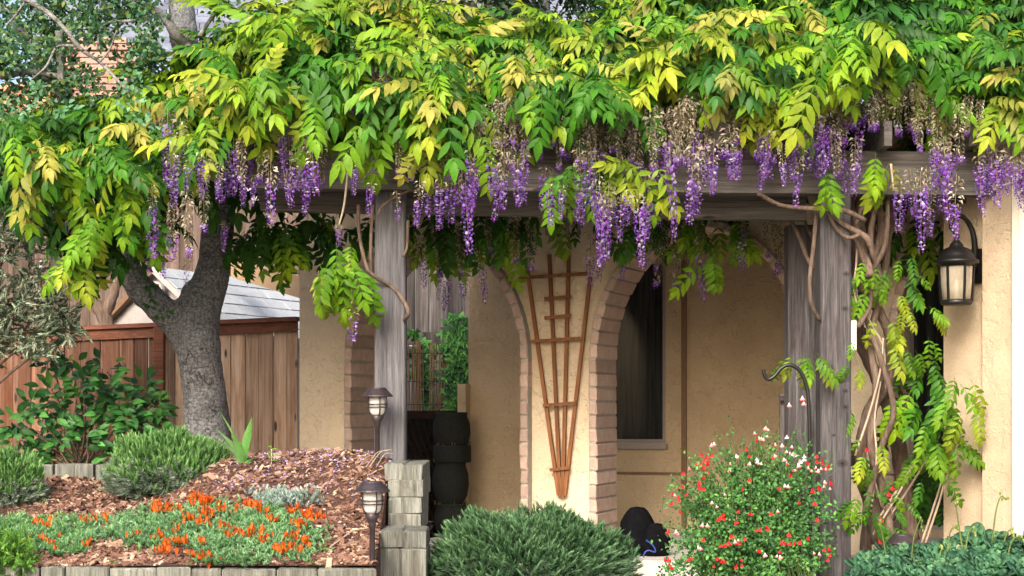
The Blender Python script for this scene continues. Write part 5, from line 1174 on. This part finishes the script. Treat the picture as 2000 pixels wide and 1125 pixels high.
def salv(kind):
    red = (.62, .012, .02); wh = (.85, .82, .80); up_ = red if kind == 0 else wh; lowc = wh if kind == 2 else red
    V = np.array([(0, 0, 0), (-.12, -.25, .1), (.12, -.25, .1), (0, -.45, .25), (-.16, -.3, -.15), (.16, -.3, -.15), (-.5, -.5, -.5), (.5, -.5, -.5), (0, -.6, -.62), (-.22, -.55, -.72), (.22, -.55, -.72)])
    Fc = np.array([(0, 1, 2), (1, 3, 2), (0, 4, 1), (0, 2, 5), (1, 4, 2), (2, 4, 5), (4, 6, 9), (4, 9, 8), (4, 8, 5), (5, 8, 10), (5, 10, 7)]); C = np.array([up_, up_, up_, up_, up_, up_, lowc, lowc, lowc, lowc, lowc]); return npmesh('flower', V, Fc, C)
SF = [salv(0), salv(1), salv(2)]
for me in SF: me.materials.append(M['petal'])
for i in range(112):
    hi = rng.random() < .3; px = 1462+rng.uniform(-1, 1)*160; top = np.interp(px, [1285, 1320, 1380, 1440, 1500, 1560, 1600, 1640], [1000, 925, 865, 845, 832, 845, 880, 940]); py = top+rng.random()*(70 if hi else 1105-top)
    P = at(px, py, 10.3+.25*(1-(py-top)/(1130-top))+rng.random()*.08); k_ = rng.choice(3, p=((.2, .5, .3) if py < top+75 and px > 1400 else (.82, .15, .03)))
    for r_ in range(rng.integers(1, 3)): link('flower', SF[k_], sal, frame((rng.normal(0, .5), 1, 0), (rng.normal(0, .2), 0, 1), P+rng.normal(0, .02, 3)*(r_ > 0), rng.uniform(.022, .034)))
for px, py in ((1620, 940), (1597, 950), (1585, 955), (1590, 980), (1690, 875), (1742, 950), (1735, 962), (1720, 1012), (1715, 1055), (1567, 775), (1569, 785), (1540, 788)): link('flower', SF[0 if py > 800 else 1], sal, frame((rng.normal(0, .4), 1, 0), (0, 0, 1), at(px, py, 10.9 if px > 1640 else 10.5), .036))

# succulents
suc = thing('succulent_bed', 'mass of blue green succulent rosettes in the bottom right corner', 'succulents', at(1840, 1150, 10.2)); it = []
def rosette(seed):
    g = np.random.default_rng(seed); parts = []
    for i in range(13):
        a = i*2.4; t = i/13; el = .15+1.15*t; L = 1-.55*t; V = []
        for s_, h, th in ((0, .10, .05), (.45, .27, .09), (.76, .34, .08), (.95, .19, .04), (1.05, 0, 0)):
            if h: V += [(-h*L, s_*L, .07*L), (0, s_*L, -.02), (h*L, s_*L, .07*L), (0, s_*L, -th*L-.03)]
            else: V.append((0, s_*L, .05*L))
        V = np.array(V); Fc = []
        for k_ in range(3):
            o_ = 4*k_; n_ = o_+4; Fc += [(o_, o_+1, n_+1), (o_, n_+1, n_), (o_+1, o_+2, n_+2), (o_+1, n_+2, n_+1), (o_+2, o_+3, n_+3), (o_+2, n_+3, n_+2), (o_+3, o_, n_), (o_+3, n_, n_+3)]
        Fc += [(12, 13, 16), (13, 14, 16), (14, 15, 16), (15, 12, 16)]
        V = V @ rotm('X', el).T @ rotm('Z', a).T; parts.append(dict(V=V, F=np.array(Fc), T=np.full(len(V), t), G=np.full(len(V), g.uniform(.85, 1.15))))
    return tcat(parts)
RO = [rosette(i) for i in range(3)]; ROM = [tmpl_mesh('rosette', RO[i % 3], c1, c2, M['matte']) for i, (c1, c2) in enumerate((((.025, .10, .05), (.07, .19, .09)), ((.035, .12, .062), (.09, .23, .11)), ((.02, .08, .045), (.055, .15, .08)), ((.045, .14, .07), (.13, .27, .13))))]
cent = []
for i in range(3000):
    px = rng.uniform(1668, 2030); top = np.interp(px, [1668, 1700, 1740, 1800, 1840, 1880, 1940, 1975, 2030], [1098, 1085, 1085, 1078, 1070, 1058, 1045, 1062, 1058]); py = rng.uniform(top, 1135)
    if any((px-a)**2+((py-c_)*1.6)**2 < 21**2 for a, c_ in cent): continue
    cent.append((px, py)); t = (py-top)/(1140-top); Y = 10.7-.9*t; P = at(px, py, Y)
    link('rosette', ROM[rng.integers(0, 4)], suc, frame((rng.normal(), rng.normal(), 0), (rng.normal(0, .3), -.55, 1), P, rng.uniform(.09, .135)))
    m_ = P*1.0; m_[2] = 0
b = MB(); b.lathe([(0, .22), (.55, .2), (.8, .12), (1.0, 0)], (3.0, 10.8, 0), 28); b.build('soil_mound', M['ground'], suc, True)
for pts in ([(1880, 1075), (1872, 1020), (1868, 985), (1872, 975)], [(1938, 1060), (1945, 1000), (1955, 970), (1964, 975)], [(1850, 1080), (1855, 1045), (1862, 1030), (1872, 1035)], [(1885, 1078), (1892, 1040), (1902, 1030), (1906, 1045)], [(1965, 1105), (1975, 1060), (1988, 1048), (1998, 1055)], [(1735, 1120), (1728, 1070), (1720, 1030), (1718, 1020)], [(1780, 1095), (1785, 1050), (1798, 1015), (1800, 1035)], [(1960, 1060), (1968, 1040), (1975, 1035), (1980, 1045)], [(1705, 1125), (1702, 1105), (1700, 1098)], [(1830, 1110), (1838, 1075), (1842, 1068)]):
    m = MB(); Pq = spline([at(x, y, 10.35) for x, y in pts], 6); m.tube(Pq, [.006, .0035], 5, (.15, .20, .06))
    for t in (1, -2, -4, -6):
        q = Pq[t] if t < 0 else Pq[-1]; m.lathe([(0, -.014), (.008, -.004), (.007, .006), (0, .012)], q+rng.normal(0, .007, 3), 6, col=(.24, .30, .07))
    m.build('flower_stalk', M['matte'], suc, True, colors=True)

# ivy by the grey fence
iv = thing('ivy', 'green ivy climbing the side yard fence inside the left arch', 'ivy', at(890, 800, 16.2))
il = []; V = np.array([(0, 0, 0), (-.5, .1, .05), (-.35, .45, .0), (-.12, .42, .04), (0, 1, -.1), (.12, .42, .04), (.35, .45, 0), (.5, .1, .05)]); IV = dict(V=V, F=np.array([(0, 2, 1), (0, 3, 2), (0, 4, 3), (0, 5, 4), (0, 6, 5), (0, 7, 6)]), T=np.zeros(8), G=np.ones(8))
for i in range(420):
    r_ = rng.random()
    if r_ < .62: px, py = 892+rng.normal(0, 14), rng.uniform(612, 805)
    elif r_ < .8: px, py = 833+rng.normal(0, 7), rng.uniform(660, 800)
    else: px, py = rng.uniform(800, 912), 672+abs(rng.normal(0, 40))
    if px > 918: px = 910
    P = at(px, min(py, 802), 16.22 if r_ < .62 else 16.4); il.append((IV, frame((rng.normal(0, .5), -.5, -.7), (0, -1, .5), P, rng.uniform(.06, .11)), np.array([(.03, .14, .03), (.06, .24, .04), (.11, .34, .06), (.02, .09, .02)][rng.integers(0, 4)]), None))
for i in range(26): P = at(808+rng.normal(0, 6), 657+rng.normal(0, 4), 16.4); il.append((IV, frame((rng.normal(0, .5), -.5, .4), (0, -1, .5), P, .07), (.07, .27, .05), None))
cluster_obj('foliage', il, M['gloss'], iv); m = MB(); m.tube(spline([at(900, 820, 16.3), at(893, 730, 16.3), at(888, 620, 16.3)], 6), [.012, .006], 5); m.build('stem', M['vine'], iv)

# shepherd's hook, junction box, gate stub, black bag
hk = thing('shepherd_hook', 'black curved shepherd hook standing behind the salvia', 'hook', at(1582, 1120, 11.0)); m = MB()
m.tube(spline([at(x, y, 11.0) for x, y in ((1583, 1125), (1582, 950), (1580, 800), (1574, 750), (1560, 722), (1541, 713), (1525, 720), (1512, 735), (1500, 741), (1493, 733), (1491, 722))], 7), .0125, 8); m.build('rod', M['black'], hk, True)
jb = thing('junction_box', 'small white plastic box fixed to the right side of the dark post', 'box', at(1667, 685, 11.2)); m = MB(); m.cham((2.2295, 11.22, zz(684, 11.22)), (2.266, 11.33, zz(626, 11.22)), .005); m.build('cover', M['white'], jb)
m = MB(); m.cham((2.2295, 11.235, zz(700, 11.22)), (2.24, 11.25, zz(686, 11.22)), .001); m.build('conduit', M['winframe'], jb)
gs = thing('gate_stub', 'grey gate board with a small hinge beside the rear post', 'gate', at(1532, 900, 12.2)); m = MB(); m.cham(at(1524, 1095, 12.2), at(1534, 770, 12.2)+(0, .05, 0), .004); m.build('board', M['oldfence'], gs)
m = MB(); m.cham(at(1522, 783, 12.15), at(1536, 773, 12.15)+(0, .02, 0), .002); m.build('hinge', M['metal'], gs)
bag = thing('backpack', 'black backpack with a blue strap slumped on the porch by the wall', 'bag', at(1262, 1090, 12.45))
def blob(name, ctr, sx, sy, sz, seed, flat=.25):
    g = np.random.default_rng(seed); V = []; n, mm = 18, 12
    for i in range(mm+1):
        ph = -PI/2+PI*i/mm
        for k_ in range(n):
            a = 2*PI*k_/n; r = 1+.09*math.sin(3*a+seed)+.07*math.sin(5*ph+a*2); x = abs(math.cos(ph))**.7*math.cos(a); y = abs(math.cos(ph))**.7*math.sin(a); V.append((ctr[0]+sx*r*x, ctr[1]+sy*r*y, ctr[2]+sz*(math.sin(ph) if ph > 0 else max(math.sin(ph), -.75))))
    m = MB(); m.add(V, [(i*n+k_, i*n+(k_+1) % n, (i+1)*n+(k_+1) % n, (i+1)*n+k_) for i in range(mm) for k_ in range(n)]); return m.build(name, M['cloth'], bag, True)
blob('body', at(1244, 1052, 12.5), .13, .12, .235, 1); blob('pocket', at(1280, 1064, 12.45), .10, .09, .16, 2)
m = MB(); m.tube(spline([at(x, y, 12.3) for x, y in ((1257, 1094), (1258, 1082), (1266, 1075), (1280, 1078), (1275, 1065), (1262, 1055))], 6), .006, 6); m.build('strap', M['blue'], bag, True)
# string lights
sg = thing('string_lights', 'black festoon cable with a dark bulb at the upper left edge', 'string lights', at(20, 300, 13.5)); m = MB(); m.tube(spline([at(-80, 290, 13.5), at(0, 297, 13.5), at(22, 300, 13.5), at(70, 306, 13.6), at(140, 300, 13.8)], 5), .012, 6); m.build('cable', M['cable'], sg, True)
m = MB(); q = at(20, 300, 13.5); m.tube([q, q+(0, 0, -.10)], .009, 6); m.lathe([(0, -.10), (.02, -.105), (.028, -.13), (.028, -.19), (0, -.195)], q, 12); m.build('socket', M['cable'], sg, True); m = MB(); m.lathe([(.014, -.19), (.028, -.215), (.02, -.24), (0, -.245)], q, 12); m.build('bulb', M['glass'], sg, True)
s2 = thing('string_lights', 'thin sagging cable with one orange bulb before the tall fence', 'string lights', at(80, 505, 14.5)); m = MB(); m.tube(spline([at(-80, 506, 14.5), at(80, 506, 14.5), at(180, 505, 14.5), at(300, 500, 14.6)], 5), .005, 5); m.build('cable', M['cable'], s2, True)
q = at(80, 508, 14.5); m = MB(); m.lathe([(0, 0), (.012, -.01), (.016, -.10), (.024, -.12), (.024, -.145), (0, -.147)], q, 12); m.build('socket', M['shedwall'], s2, True); m = MB(); m.lathe([(.02, -.145), (.026, -.17), (.024, -.20), (.01, -.215), (0, -.216)], q, 12); m.build('bulb', M['bulb'], s2, True)
